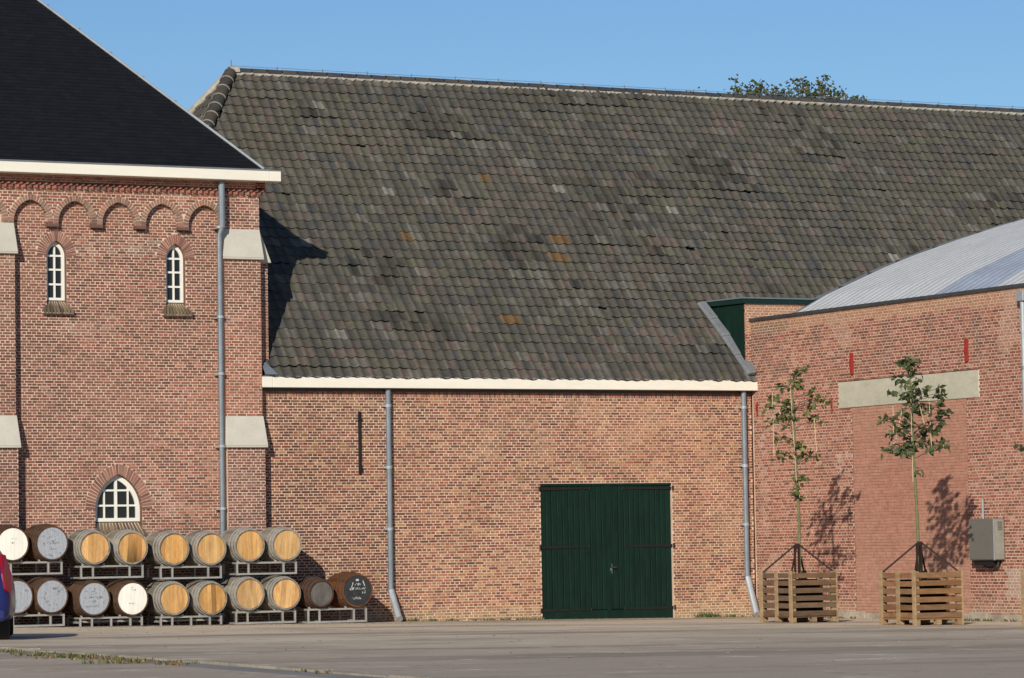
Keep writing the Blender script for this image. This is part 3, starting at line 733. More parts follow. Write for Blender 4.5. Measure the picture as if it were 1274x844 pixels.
def mask_field_b(z):
    iv = mask_field(z)
    for cx, hw_ in SW:
        if SZS < z < SZT+.2:
            h = arch_half(hw_+.195, SZS, SZT-SZS+.195, z); iv = cut(iv, cx-h, cx+h)
    if BZS < z < BZT+.21:
        h = arch_half(BWW+.205, BZS, BZT-BZS+.205, z); iv = cut(iv, BWX-h, BWX+h)
    for a, b_ in BUT: iv = cut(iv, a, b_)
    if z > 8.35: iv = []
    return iv
Pt = P3((0, 0, 0), (1, 0, 0), (0, -1, 0))
mb = MB(); sheet(mb, Pt, 0, 8.7, mask_field, .02); tw = mb.build("wall", M['mortar'], TW_); tw["label"] = "red brown brick field between the buttresses"
mb = MB(); brickwork(mb, Pt, .02, 8.36, mask_field_b, pal_tower, .0542, .197, .0140, rnd=random.Random(31)); b = mb.build("brick_courses", M['brick'], tw); b["kind"] = "stuff"
# arcaded upper band
YB = -.12
def mask_band(z):
    iv = [(X0, X1)]
    if z < AZS+AH:
        for cx in ARC:
            h = arch_half(AW, AZS, AH, z); iv = cut(iv, cx-h, cx+h)
    if z < 7.72: iv = []
    out = []
    return iv
def mask_band_b(z):
    iv = mask_band(z)
    if AZS-.03 < z < AZS+AH+.11:
        for cx in ARC:
            h = arch_half(AW+.105, AZS, AH+.105, z); iv = cut(iv, cx-h, cx+h)
    elif z <= AZS-.03:
        iv = [(a, b_) for a, b_ in iv if b_-a > .3]
    return iv
Pb = P3((0, YB, 0), (1, 0, 0), (0, -1, 0))
mb = MB(); sheet(mb, Pb, 7.72, 8.70, mask_band, .012)
band = mb.build("arcade_band", M['mortar'], TW_); band["label"] = "projecting brick band of pointed blind arches"
mb = MB(); brickwork(mb, Pb, 7.735, 8.41, mask_band_b, pal_tower, .0542, .197, .0140, rnd=random.Random(32)); b = mb.build("brick_courses", M['brick'], band); b["kind"] = "stuff"
rv = random.Random(33)
def pal_v(r_): return mulc(r_.choice([(.25, .12, .09), (.21, .095, .073), (.28, .15, .11), (.18, .09, .072), (.29, .135, .098)]), r_.uniform(.85, 1.15))
def pal_grey(r_): return mulc(r_.choice([(.24, .155, .115), (.20, .12, .09), (.27, .16, .115), (.30, .15, .10)]), r_.uniform(.85, 1.1))
for cx in ARC[1:]:
    voussoirs(cx, AW, AZS, AH, .105, 11, YB-.008, -.002, band, pal_grey, rv, M['mortar'])
for i in range(len(ARC)-1):                # corbels between the arches
    cx = (ARC[i]+ARC[i+1])/2; hw_ = (ARC[i+1]-ARC[i])/2-AW
    q = MB(); q.box(cx-hw_-.005, cx+hw_+.005, YB-.014, .0, 7.70, 7.755, (.14, .085, .07)); q.build("corbel_brick", M['brick'], band)
    q = MB(); q.box(cx-hw_+.002, cx-.006, YB-.01, .0, 7.763, 7.80, pal_v(rv)); q.build("brick", M['brick'], band)
    q = MB(); q.box(cx+.006, cx+hw_-.002, YB-.01, .0, 7.763, 7.80, pal_v(rv)); q.build("brick", M['brick'], band)
# sawtooth frieze under the gutter
fr = MB(); fr.box(X0, X1+.02, -.135, -.1, 8.41, 8.56); frieze = fr.build("frieze", M['mortar'], TW_); frieze["label"] = "sawtooth brick frieze under the tower gutter"
tp = []
for c in ((.25, .09, .068), (.20, .08, .062), (.15, .075, .06), (.29, .11, .08), (.24, .13, .09)):
    for hh in (0, 1):
        q = MB(); s = .062
        q.hexa([(0, -s, 0), (s, 0, 0), (0, s, 0), (-s, 0, 0), (0, -s, .056), (s, 0, .056), (0, s, .056), (-s, 0, .056)], c); me = q.mesh("brick"); me.materials.append(M['brick']); tp.append(me)
of = Vector(OFF[frieze.name]); x = -11.6
while x < X1+.06:
    place("brick", rv.choice(tp), frieze, Vector((x, -.145, 8.425))-of); place("brick", rv.choice(tp), frieze, Vector((x+.062, -.15, 8.489))-of); x += .1235
Pf = P3((0, -.20, 0), (1, 0, 0), (0, -1, 0))
mb = MB(); mb.box(X0, X1+.10, -.20, -.1, 8.552, 8.70); mb.box(X1-.1, X1+.10, -.2, 6, 8.552, 8.70); mb.build("cornice", M['mortar'], TW_)
mb = MB(); brickwork(mb, Pf, 8.556, 8.70, lambda z: [(X0, X1+.10)], lambda u, z, r_: mulc((.30, .115, .08), r_.uniform(.7, 1.25)), .05, .2, .010, rnd=random.Random(34))
mb.build("cornice_courses", M['brick'], frieze)["kind"] = "stuff"
# buttresses (front) with sloping stone caps
for (a, b_) in BUT:
    first = b_ < -8
    for (z0, z1, yf_, dx) in ((-.05, 3.52, -.285, .0), (3.60, 7.17, -.205, .012)):
        q = MB(); aa, bb = a, b_-dx
        q.box(aa+.004, bb-.004, yf_, -.001, z0, z1)
        bt = q.build("buttress", M['mortar'], TW_)
        q = MB(); Pq = P3((0, yf_, 0), (1, 0, 0), (0, -1, 0))
        brickwork(q, Pq, z0+.02, z1-.02, lambda z: [(aa, bb)], pal_buttress, .0542, .197, .0140, rnd=random.Random(int(z0*10)+40))
        Ps = P3((bb-.004, 0, 0), (0, 1, 0), (1, 0, 0))
        brickwork(q, Ps, z0+.02, z1-.02, lambda z: [(yf_-.004, -.004)], pal_buttress, .0542, .197, .0140, rnd=random.Random(int(z0*10)+41))
        o = q.build("brick_courses", M['brick'], bt); o["kind"] = "stuff"
    for (z0, z1, yb_, yf_) in ((7.19, 7.755, YB-.012, -.275), (3.535, 4.115, -.217, -.355)):
        q = MB(); e = .04 if yf_ < -.3 else .035
        q.hexa([(a-e, yf_, z0), (b_+e, yf_, z0), (b_+e, -.05, z0-.0), (a-e, -.05, z0),
                (a-.0, yb_, z1), (b_+.004, yb_, z1), (b_+.004, -.05, z1), (a, -.05, z1)])
        q.box(a-e, b_+e, yf_, -.05, z0-.035, z0-.001)
        bevel(q.build("buttress_cap", M['sandstone'], TW_), .008, 1)
# side buttress and side wall on the right flank
mb = MB(); mb.box(X0, X1-.02, .30, 6.0, 0, 8.7); mb.box(X1-.25, X1-.02, .001, .35, 0, 8.7); mb.build("inner_wall", M['mortar'], TW_)
Psd = P3((X1-.016, 0, 0), (0, 1, 0), (1, 0, 0))
mb = MB(); brickwork(mb, Psd, 4.6, 8.55, lambda z: [(YB if z > 7.72 else .0, 3.2)], pal_tower, .0542, .197, .0140, rnd=random.Random(44)); mb.box(X1-.12, X1-.018, YB+.002, .05, 7.73, 8.69, (.5, .4, .3))
mb.build("flank_courses", M['brick'], tw)["kind"] = "stuff"
mb = MB(); mb.box(X1-.02, -5.335, .02, .72, 4.5, 7.2); sb = mb.build("buttress", M['mortar'], TW_)
mb = MB(); Pq = P3((0, .02, 0), (1, 0, 0), (0, -1, 0)); brickwork(mb, Pq, 4.55, 7.16, lambda z: [(X1-.02, -5.335)], pal_buttress, .0542, .22, .0140, rnd=random.Random(45)); mb.build("brick_courses", M['brick'], sb)["kind"] = "stuff"
mb = MB(); mb.hexa([(X1, -.03, 7.12), (-5.27, -.03, 7.12), (-5.27, .76, 7.12), (X1, .76, 7.12), (X1, .0, 7.76), (-5.50, .0, 7.76), (-5.50, .73, 7.76), (X1, .73, 7.76)])
bevel(mb.build("buttress_cap", M['sandstone'], TW_), .008, 1)
mb = MB(); mb.tube([(X1+.035, -.05, 8.5), (X1+.035, -.05, 4.95)], .009, 6); mb.build("lightning_wire", M['iron'], TW_)
# gutter
mb = MB(); GZ0, GZ1 = 8.672, 8.868
mb.box(X0, -5.49, -.50, -.14, GZ0, GZ1); mb.box(-5.487, -5.245, -.50, -.14, GZ0, GZ1); mb.box(-5.60, -5.245, -.138, 6.2, GZ0, GZ1)
bevel(mb.build("gutter", M['cream'], TW_), .008)
mb = MB(); mb.box(X0, -5.25, -.505, -.46, GZ1+.001, GZ1+.02); mb.box(X0, -5.45, -.40, -.30, GZ1+.001, GZ1+.045); mb.build("gutter_lip", M['lead'], TW_)
# slate roof
ex, ey, ez = -5.56, -.33, 8.90; tp_ = R(47); ct, s_t = math.cos(tp_), math.sin(tp_); HY = 4.6; HZ = ez+(HY-ey)*math.tan(tp_); hxp = ex-(HY-ey)
mb = MB()
mb.add([(X0, ey, ez), (ex, ey, ez), (hxp, HY, HZ), (X0, HY, HZ), (ex, 2*HY-ey, ez), (X0, 2*HY-ey, ez)], [(0, 1, 2, 3), (1, 4, 2), (3, 2, 4, 5), (0, 5, 4, 1), (0, 3, 5)], (.012, .013, .017))
sr = mb.build("roof", M['slate'], TW_); sr["label"] = "steep dark blue slate hipped roof"
mb = MB(); rs = random.Random(50); up_t = Vector((0, ct, s_t)); n_t = Vector((0, -s_t, ct)); exq = .105; r = 0
while True:
    t = r*exq; y = ey+t*ct; z = ez+t*s_t
    if z > HZ-.1: break
    xe = ex-(y-ey); x = X0+(.1 if r % 2 else 0)
    while x < xe-.02:
        xb = min(x+.192, xe-.01); xb2 = min(x+.192, xe-.01-exq*ct)
        c = mulc((.0072, .0080, .0110), rs.uniform(.85, 1.18))
        o = Vector((x, y, z)); e1 = Vector((xb-x, 0, 0)); th = rs.uniform(.010, .014)
        ln = exq*1.05
        mb.add([o+n_t*th, o+e1+n_t*th, o+e1+up_t*ln+n_t*.004, o+up_t*ln+n_t*.004, o+n_t*.001, o+e1+n_t*.001], [(0, 1, 2, 3), (4, 5, 1, 0), (5, 2, 1), (4, 0, 3)], c); x += .2
    r += 1
mb.build("slates", M['slate'], sr)["kind"] = "stuff"
mb = MB(); a_ = Vector((ex+.02, ey-.02, ez+.02)); b2 = Vector((hxp, HY, HZ+.03)); mb.tube([a_, b2], .026, 8); mb.build("hip_lead", M['zinc_light'], sr)
mb = MB(); q = (b2-a_).normalized(); t = .6
while t < 7: mb.tube([a_+q*t, a_+q*t+Z*.055], .016, 6); t += .86
mb.build("hip_clip", M['zinc'], sr)
# downpipe on the tower
mb = MB(); mb.tube([(-6.415, -.30, 8.68), (-6.415, -.30, 7.75)], .066, 12); mb.tube([(-6.415, -.30, 7.76), (-6.46, -.27, 7.60), (-6.46, -.27, .25)], .052, 12); tdp = mb.build("downpipe", M['zinc'], TW_)
for z_ in (7.74, 6.0, 4.9, 3.5, 2.3):
    mb = MB(); mb.tube([(-6.455, -.275, z_), (-6.455, -.275, z_+.05)], .066, 12); mb.box(-6.50, -6.42, -.26, -.0, z_, z_+.03); mb.build("pipe_collar", M['zinc_light'], tdp)
# windows
def window(cx, hw_, z0, zs, zt, depth, verts, hors, fr_w, mun, nsill, sill_h, sill_out, sill_w, ringn, ringt):
    h = zt-zs; n = 12
    Li, Ri = arch_pts(cx, hw_-.004, zs, h-.004, n); loop = [(cx-hw_+.004, z0)]+Li+list(reversed(Ri))[1:]+[(cx+hw_-.004, z0)]
    win = MB()
    # frame: ring between loop and inset loop
    Li2, Ri2 = arch_pts(cx, hw_-fr_w, zs, h-fr_w*1.25, n); loop2 = [(cx-hw_+fr_w, z0+fr_w*.8)]+Li2+list(reversed(Ri2))[1:]+[(cx+hw_-fr_w, z0+fr_w*.8)]
    k = len(loop)
    vs = [(p[0], depth, p[1]) for p in loop]+[(p[0], depth, p[1]) for p in loop2]+[(p[0], depth+.06, p[1]) for p in loop]+[(p[0], depth+.06, p[1]) for p in loop2]
    fs = []
    for i in range(k):
        j = (i+1) % k; fs += [(i, k+i, k+j, j), (k+i, 3*k+i, 3*k+j, k+j), (2*k+i, i, j, 2*k+j)]
    win.add(vs, fs); wo = win.build("window", M['white'], TW_)
    for vx, vw in verts:
        zz = zs+(math.sqrt(max(0, ((hw_*hw_+h*h)/(2*hw_))**2-(abs(vx-cx)+((h*h-hw_*hw_)/(2*hw_)))**2)))-fr_w*.6
        q = MB(); q.box(vx-vw/2, vx+vw/2, depth+.006, depth+.05, z0+.02, zz); q.build("glazing_bar", M['white'], wo)
    for hz in hors:
        hh = arch_half(hw_, zs, h, hz)-fr_w*.7
        q = MB(); q.box(cx-hh, cx+hh, depth+.010, depth+.048, hz-mun/2, hz+mun/2); q.build("glazing_bar", M['white'], wo)
    q = MB(); vs = [(p[0], depth+.04, p[1]) for p in loop]; q.add(vs, [tuple(range(len(vs)))[::-1]]); q.build("pane", M['glass'], wo)
    # reveal
    q = MB(); lp = [(cx-hw_, z0-sill_h)]+arch_pts(cx, hw_, zs, h, n)[0]+list(reversed(arch_pts(cx, hw_, zs, h, n)[1]))[1:]+[(cx+hw_, z0-sill_h)]
    for i in range(len(lp)-1):
        a, b_ = lp[i], lp[i+1]; q.add([(a[0], -.001, a[1]), (b_[0], -.001, b_[1]), (b_[0], depth+.09, b_[1]), (a[0], depth+.09, a[1])], [(0, 1, 2, 3)], (.17, .085, .065))
    q.build("reveal", M['brick'], wo)
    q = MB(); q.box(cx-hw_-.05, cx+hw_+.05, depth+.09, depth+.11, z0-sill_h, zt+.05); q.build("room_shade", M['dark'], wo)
    rs_ = random.Random(int(cx*100)); sw = 2*sill_w/nsill
    for i in range(nsill):          # bricks on edge, sloping outwards
        xa = cx-sill_w+i*sw; q = MB(); tp2 = cx-hw_+2*hw_*i/nsill; tw2 = 2*hw_/nsill; d = rs_.uniform(-.006, .006)
        c = mulc(rs_.choice([(.15, .115, .08), (.19, .14, .095), (.11, .082, .062), (.17, .13, .075)]), rs_.uniform(.8, 1.15))
        g = sw*.19
        q.hexa([(xa+g, -sill_out+d, z0-sill_h), (xa+sw-g, -sill_out+d, z0-sill_h), (xa+sw-g, -.0, z0-sill_h-.0), (xa+g, -.0, z0-sill_h),
                (tp2+g, depth-.01, z0-.01), (tp2+tw2-g, depth-.01, z0-.01), (tp2+tw2-g, depth+.05, z0-.01), (tp2+g, depth+.05, z0-.01)], c)
        q.hexa([(xa+g, -sill_out+d, z0-sill_h-.075), (xa+sw-g, -sill_out+d, z0-sill_h-.075), (xa+sw-g, .0, z0-sill_h-.075), (xa+g, .0, z0-sill_h-.075),
                (xa+g, -sill_out+d, z0-sill_h+.012), (xa+sw-g, -sill_out+d, z0-sill_h+.012), (xa+sw-g, .0, z0-sill_h+.012), (xa+g, .0, z0-sill_h+.012)], c)
        q.build("sill_brick", M['brick'], wo)
    q = MB(); q.hexa([(cx-sill_w, -sill_out+.012, z0-sill_h-.06), (cx+sill_w, -sill_out+.012, z0-sill_h-.06), (cx+sill_w, 0, z0-sill_h-.06), (cx-sill_w, 0, z0-sill_h-.06),
        (cx-hw_, depth, z0-.022), (cx+hw_, depth, z0-.022), (cx+hw_, depth+.05, z0-.022), (cx-hw_, depth+.05, z0-.022)]); q.build("sill_mortar", M['mortar'], wo)
    voussoirs(cx, hw_, zs, h, ringt, ringn, -.008, .06, tw, pal_v, random.Random(int(cx*37)), M['mortar'])
    return wo
for cx, hw_ in SW:
    o = window(cx, hw_, SZ0, SZS, SZT, .10, [(cx, .034)], [6.62, 6.90, 7.165], .062, .036, 9, .20, .12, .305, 12, .19)
    o["label"] = "narrow arched window with white glazing bars"
o = window(BWX, BWW, BZ0, BZS, BZT, .12, [(BWX-.245, .03), (BWX-.01, .055), (BWX+.235, .03)], [2.41, 2.70], .085, .036, 15, .26, .10, .56, 17, .20)
o["label"] = "wide pointed window with white glazing bars"

# ================================================================== barrels and racks
FY = -1.25
HEADS = dict(T1=(15.6, 677), T2=(64.5, 676), T3=(118.4, 681.7), T4=(165.3, 681.7), T5=(217, 682.8), T6=(263.4, 682.8), T7=(311.3, 678.5), T8=(357.7, 677.7),
             B1=(21, 742.6), B2=(64.6, 742), B3=(117, 745), B4=(164.8, 745), B5=(217, 745), B6=(263.9, 744.7), B7=(310.4, 739.2), B8=(356.5, 738.7), B9=(400, 738.6), B10=(445, 735))
KIND = dict(T1='white', T2='grey', T3='wood', T4='stain', T5='wood', T6='wood', T7='wood', T8='wood', B1='grey', B2='grey', B3='grey', B4='white', B5='wood', B6='wood', B7='wood', B8='wood', B9='smoke', B10='black')
LBL = dict(
 T1="brown cask with plain white painted head, upper row, beside the blotched grey-headed cask",
 T2="brown cask with blotched grey head, upper row, between white-headed cask and bare oak barrel",
 T3="grey oak barrel with pale tan head, upper row, under the wide window beside grey cask",
 T4="grey oak barrel with black soot stain on its tan head, upper row",
 T5="grey oak barrel with tan head, upper row, next to the black-stained barrel",
 T6="grey oak barrel with tan head, upper row, in front of the tower downpipe",
 T7="grey oak barrel with pale tan head, upper row, below the corner buttress of the tower",
 T8="grey oak barrel with orange tan head ending the upper row, on the warehouse side",
 B1="brown cask with grey white head, lower row, half hidden by the blue car",
 B2="brown cask with scuffed grey head, lower row, below the blotched grey-headed cask",
 B3="brown cask with blue grey stencilled head, lower row, beside the white-headed cask",
 B4="brown cask with white painted head, lower row, below the black-stained barrel",
 B5="grey oak barrel with tan head, lower row, right beside the white-headed cask",
 B6="grey oak barrel with dark streak down its tan head, lower row",
 B7="grey oak barrel with orange tan head, lower row, below the tower corner buttress",
 B8="grey oak barrel with yellow tan head, lower row, beside the small smoke-grey cask",
 B9="small brown cask with smoke grey head on the low end rack",
 B10="rust brown cask with black head and white stencil marks on the low end rack")
rb = random.Random(77)
def barrel(key):
    kind = KIND[key]; px, py = HEADS[key]; P = onY(px, py, FY)
    dark = kind in ('white', 'grey', 'smoke', 'black')
    rh, rbg, L = (.315, .365, .90) if dark else (.300, .355, .94)
    if kind == 'smoke': rh, rbg, L = .255, .325, .88
    t = thing("barrel", LBL[key], "barrel", (P.x, FY+L/2, P.z-rbg), R(rb.uniform(-1.2, 1.2)), "barrels stacked on racks along the tower house")
    OFF.pop(t.name)
    zc = rbg
    def prof_r(y): k = 2*y/L-1; return rbg-(rbg-rh)*abs(k)**2.1
    pr = []
    ysn = [0, .03, .10, .20, .32, .5, .68, .80, .90, .97, 1]
    for f_ in ysn: pr.append((prof_r(f_*L), f_*L-L/2))
    pr = [(pr[0][0]-.022, pr[0][1]+.045), (pr[0][0]-.020, pr[0][1]+.001)]+pr+[(pr[-1][0]-.02, pr[-1][1])]
    if dark:
        base = (.10, .055, .032) if kind != 'black' else (.16, .06, .025)
        if kind == 'smoke': base = (.075, .04, .03)
    else: base = mulc((.27, .235, .185), rb.uniform(.8, 1.1))
    cols = [mulc(mixc(base, mulc(base, .6), rb.random()), rb.uniform(.85, 1.15)) for _ in range(26)]
    q = MB(); q.lathe_y(pr, 26, cols, a0=rb.random()); q.v = [(x, y, z+zc) for x, y, z in q.v]
    # dark inner disc behind the head and at the back
    body = q.build("body", M['stave_grey'], t, world=False)
    hy = [.02, .115, .235, .765, .885, .98] if not dark else [.03, .17, .30, .70, .83, .97]
    for f_ in hy:
        y = f_*L; wd = .042; r_ = prof_r(y)
        a, b_ = prof_r(max(0, y-wd/2)), prof_r(min(L, y+wd/2)); y0, y1 = max(0.001, y-wd/2)-L/2, min(L-.001, y+wd/2)-L/2
        q = MB(); q.lathe_y([(a-.002, y0), (a+.005, y0), (b_+.005, y1), (b_-.002, y1)], 26); q.v = [(x, yy_, z+zc) for x, yy_, z in q.v]
        q.build("hoop", M['hoop_rust'] if dark else M['hoop_grey'], t, world=False, smooth=False)
    # head made of boards
    rin = rh-.021; yh = -L/2+(.012 if dark and kind != 'smoke' else .026)
    q = MB(); sg = 36; vs = [(rin*math.cos(2*math.pi*i/sg), yh+.02, zc+rin*math.sin(2*math.pi*i/sg)) for i in range(sg)]
    q.add(vs, [tuple(range(sg))]); vs = [(rin*math.cos(2*math.pi*i/sg), L/2-.03, zc+rin*math.sin(2*math.pi*i/sg)) for i in range(sg)]; q.add(vs, [tuple(range(sg-1, -1, -1))], (.1, .07, .05))
    head = q.build("head", M['stave_grey'], t, world=False)
    mat, hc = dict(wood=(M['head'], (.60, .41, .20)), stain=(M['head'], (.60, .35, .13)), white=(M['paint_white'], (.80, .77, .68)), grey=(M['paint_grey'], (.33, .35, .38)),
                   smoke=(M['paint_black'], (.11, .10, .09)), black=(M['paint_black'], (.028, .031, .032)))[kind]
    hc = mixc(hc, mulc((hc[0], hc[1]*.85, hc[2]*.62), 1.), rb.random()) if kind == 'wood' else hc
    hc = mulc(hc, rb.uniform(.84, 1.04)) if kind == 'wood' else hc
    ang = R(rb.uniform(-8, 8)); nb = rb.choice([6, 7, 7, 8]); xs_ = [-rin]
    for i in range(nb-1): xs_.append(-rin+2*rin*(i+1)/nb+rb.uniform(-.012, .012))
    xs_.append(rin)
    for i in range(nb):
        a, b_ = xs_[i]+.0012, xs_[i+1]-.0012; topp = []; bot = []
        for k in range(6):
            x = a+(b_-a)*k/5; hgt = math.sqrt(max(0, rin*rin-x*x)); topp.append((x, hgt)); bot.append((x, -hgt))
        loop = bot+topp[::-1]; loop = [(x*math.cos(ang)-z*math.sin(ang), x*math.sin(ang)+z*math.cos(ang)) for x, z in loop]
        dy = rb.uniform(0, .002); q = MB(); k = len(loop)
        vv = rb.uniform(.80, 1.12) if kind in ('wood', 'stain') else rb.uniform(.95, 1.04)
        c = mulc(hc, vv)
        if kind in ('wood', 'stain'): c = mixc(c, (c[0]*1.02, c[1]*.78, c[2]*.55), rb.random()*.6)
        if key == 'B6' and i == nb//2: c = mulc(c, .55)
        vs = [(x, yh+dy, zc+z) for x, z in loop]+[(x, yh+.018, zc+z) for x, z in loop]
        q.add(vs, [tuple(range(k))]+[(i_+k, (i_+1) % k+k, (i_+1) % k, i_) for i_ in range(k)], c)
        if key == 'T4' and i in (nb//2-1, nb//2, nb//2+1):                       # soot stain running down the middle boards
            q.c = [mulc(cc, .10 if vv_[2] < zc and i == nb//2 else (.30 if vv_[2] < zc else .8)) for cc, vv_ in zip(q.c, q.v)]
        q.build("head_board", mat, head, world=False)
    # worn stencil marks (not legible in the photograph either)
    def marks(rows, m_, sc_=1.):
        q = MB(); rr_ = random.Random(hash(key) % 1000 if False else sum(map(ord, key)))
        for (zz, xa, xb, hgt, dens) in rows:
            x = xa
            while x < xb:
                wd = rr_.uniform(.007, .018)
                if rr_.random() < dens:
                    h2 = hgt*rr_.uniform(.5, 1); sh = rr_.uniform(-.008, .008)
                    if rr_.random() < .5: q.box(x, x+wd*.5, yh-.003, yh-.0005, zc+zz-h2/2+sh, zc+zz+h2/2+sh)
                    else: q.box(x, x+wd, yh-.003, yh-.0005, zc+zz+rr_.choice((-.4, 0, .4))*hgt-.004, zc+zz+rr_.choice((-.4, 0, .4))*hgt+.008)
                x += wd+rr_.uniform(.003, .009)
        if q.v: q.build("stencil_mark", m_, head, world=False)
    if kind == 'black':
        marks([(.12, -.06, .07, .045, .9), (.035, -.16, .17, .05, .95), (.06, -.15, -.07, .07, .7), (-.03, .10, .17, .07, .6), (-.145, -.10, .06, .045, .95)], M['markw'])
        q = MB(); q.box(-.03, .03, yh-.004, yh-.001, zc+.185, zc+.222); q.bar((.115, yh-.002, zc+.19), (.155, yh-.002, zc+.09), .004, .018); q.bar((-.09, yh-.002, zc+.16), (-.12, yh-.002, zc+.07), .004, .013); q.build("stencil_mark", M['markw'], head, world=False)
    elif key == 'B3': marks([(.13, -.05, .06, .03, .8), (.08, -.05, .05, .03, .9), (.02, -.17, .17, .045, .85), (-.14, -.09, .10, .035, .85)], M['markd'])
    elif key == 'B4': marks([(.20, -.02, .02, .02, .9), (.16, -.06, .07, .015, .9), (-.09, -.07, .07, .03, .8)], M['markd'])
    elif key == 'T2': marks([(.10, -.09, .10, .035, .6), (.0, -.17, .12, .04, .6), (-.11, -.10, .08, .03, .6), (.02, .0, .07, .09, .9)], M['markd'])
    elif key == 'T1': marks([(.10, -.10, .10, .02, .3), (.02, -.04, .05, .03, .6)], M['markd'])
    elif key == 'B2': marks([(.14, .02, .12, .06, .8), (-.04, -.14, .02, .04, .5), (-.16, -.08, .1, .03, .4)], M['markd'])
    elif key == 'B1': marks([(.05, -.15, .0, .05, .5), (-.08, -.12, .05, .05, .5)], M['markd'])
    return P, rbg
BP = {k: barrel(k) for k in HEADS}
def rack(k1, k2, style, label):
    (p1, r1), (p2, r2) = BP[k1], BP[k2]; cx = (p1.x+p2.x)/2; base_top = min(p1.z-r1, p2.z-r2)+.035
    top = k1[0] == 'T'
    if top: zb_ = base_top-.255
    else: zb_ = gz(cx)+.004
    H_ = base_top-zb_; w2 = .625
    t = thing("barrel_rack", label, "rack", (cx, FY+.47, zb_), 0., "steel barrel racks"); OFF.pop(t.name)
    tb = .034; yfr, ybk = -.34, .34
    def part(nm, a, b_):
        q = MB(); q.bar(a, b_, tb, tb); q.build(nm, M['galv'], t, world=False)
    for y in (yfr, ybk):
        part("rail", (-w2, y, H_-tb/2), (w2, y, H_-tb/2))
        if style != 'legs': part("rail", (-w2, y, tb/2+.012), (w2, y, tb/2+.012))
        px_ = (-w2+tb/2, -w2*.60, w2*.56, w2-tb/2) if style != 'legs' else (-w2+tb/2, -.38, .0, .38, w2-tb/2)
        for x in px_: part("post", (x, y, .0 if style == 'legs' else .012+tb), (x, y, H_-tb))
    for x in (-w2+tb/2, w2-tb/2):
        part("side_rail", (x, yfr+tb/2, H_-tb*.5), (x, ybk-tb/2, H_-tb*.5)); part("side_rail", (x, yfr+tb/2, .03 if style != 'legs' else H_*.45), (x, ybk-tb/2, .03 if style != 'legs' else H_*.45))
    if style == 'legs': part("rail", (-w2+tb, .0, H_*.5), (w2-tb, .0, H_*.5))
    for dx in (p1.x-cx, p2.x-cx):
        for s in (-1, 1):
            for y in (yfr, ybk):
                q = MB(); q.hexa([(dx+s*.20-.02, y-.02, H_), (dx+s*.20+.02, y-.02, H_), (dx+s*.20+.02, y+.02, H_), (dx+s*.20-.02, y+.02, H_),
                                  (dx+s*.215-.012, y-.02, H_+.035), (dx+s*.215+.012, y-.02, H_+.035), (dx+s*.215+.012, y+.02, H_+.035), (dx+s*.215-.012, y+.02, H_+.035)])
                q.build("saddle", M['galv'], t, world=False)
rack('B1', 'B2', 'rail', "steel rack on the ground under the two grey-headed casks beside the blue car")
rack('B3', 'B4', 'legs', "low legged steel rack under the blue grey and white-headed casks")
rack('B5', 'B6', 'legs', "low legged steel rack under two tan oak barrels")
rack('B7', 'B8', 'rail', "railed steel rack on the ground under two tan oak barrels")
rack('B9', 'B10', 'rail', "steel rack on the ground under the smoke-grey and black-headed casks")
rack('T1', 'T2', 'rail', "upper steel rack under the white-headed and blotched grey-headed casks")
rack('T3', 'T4', 'rail', "upper steel rack under the black-stained oak barrel and its neighbour")
rack('T5', 'T6', 'rail', "upper steel rack in front of the tower downpipe, under two tan oak barrels")
rack('T7', 'T8', 'rail', "upper steel rack at the warehouse end, under two tan oak barrels")

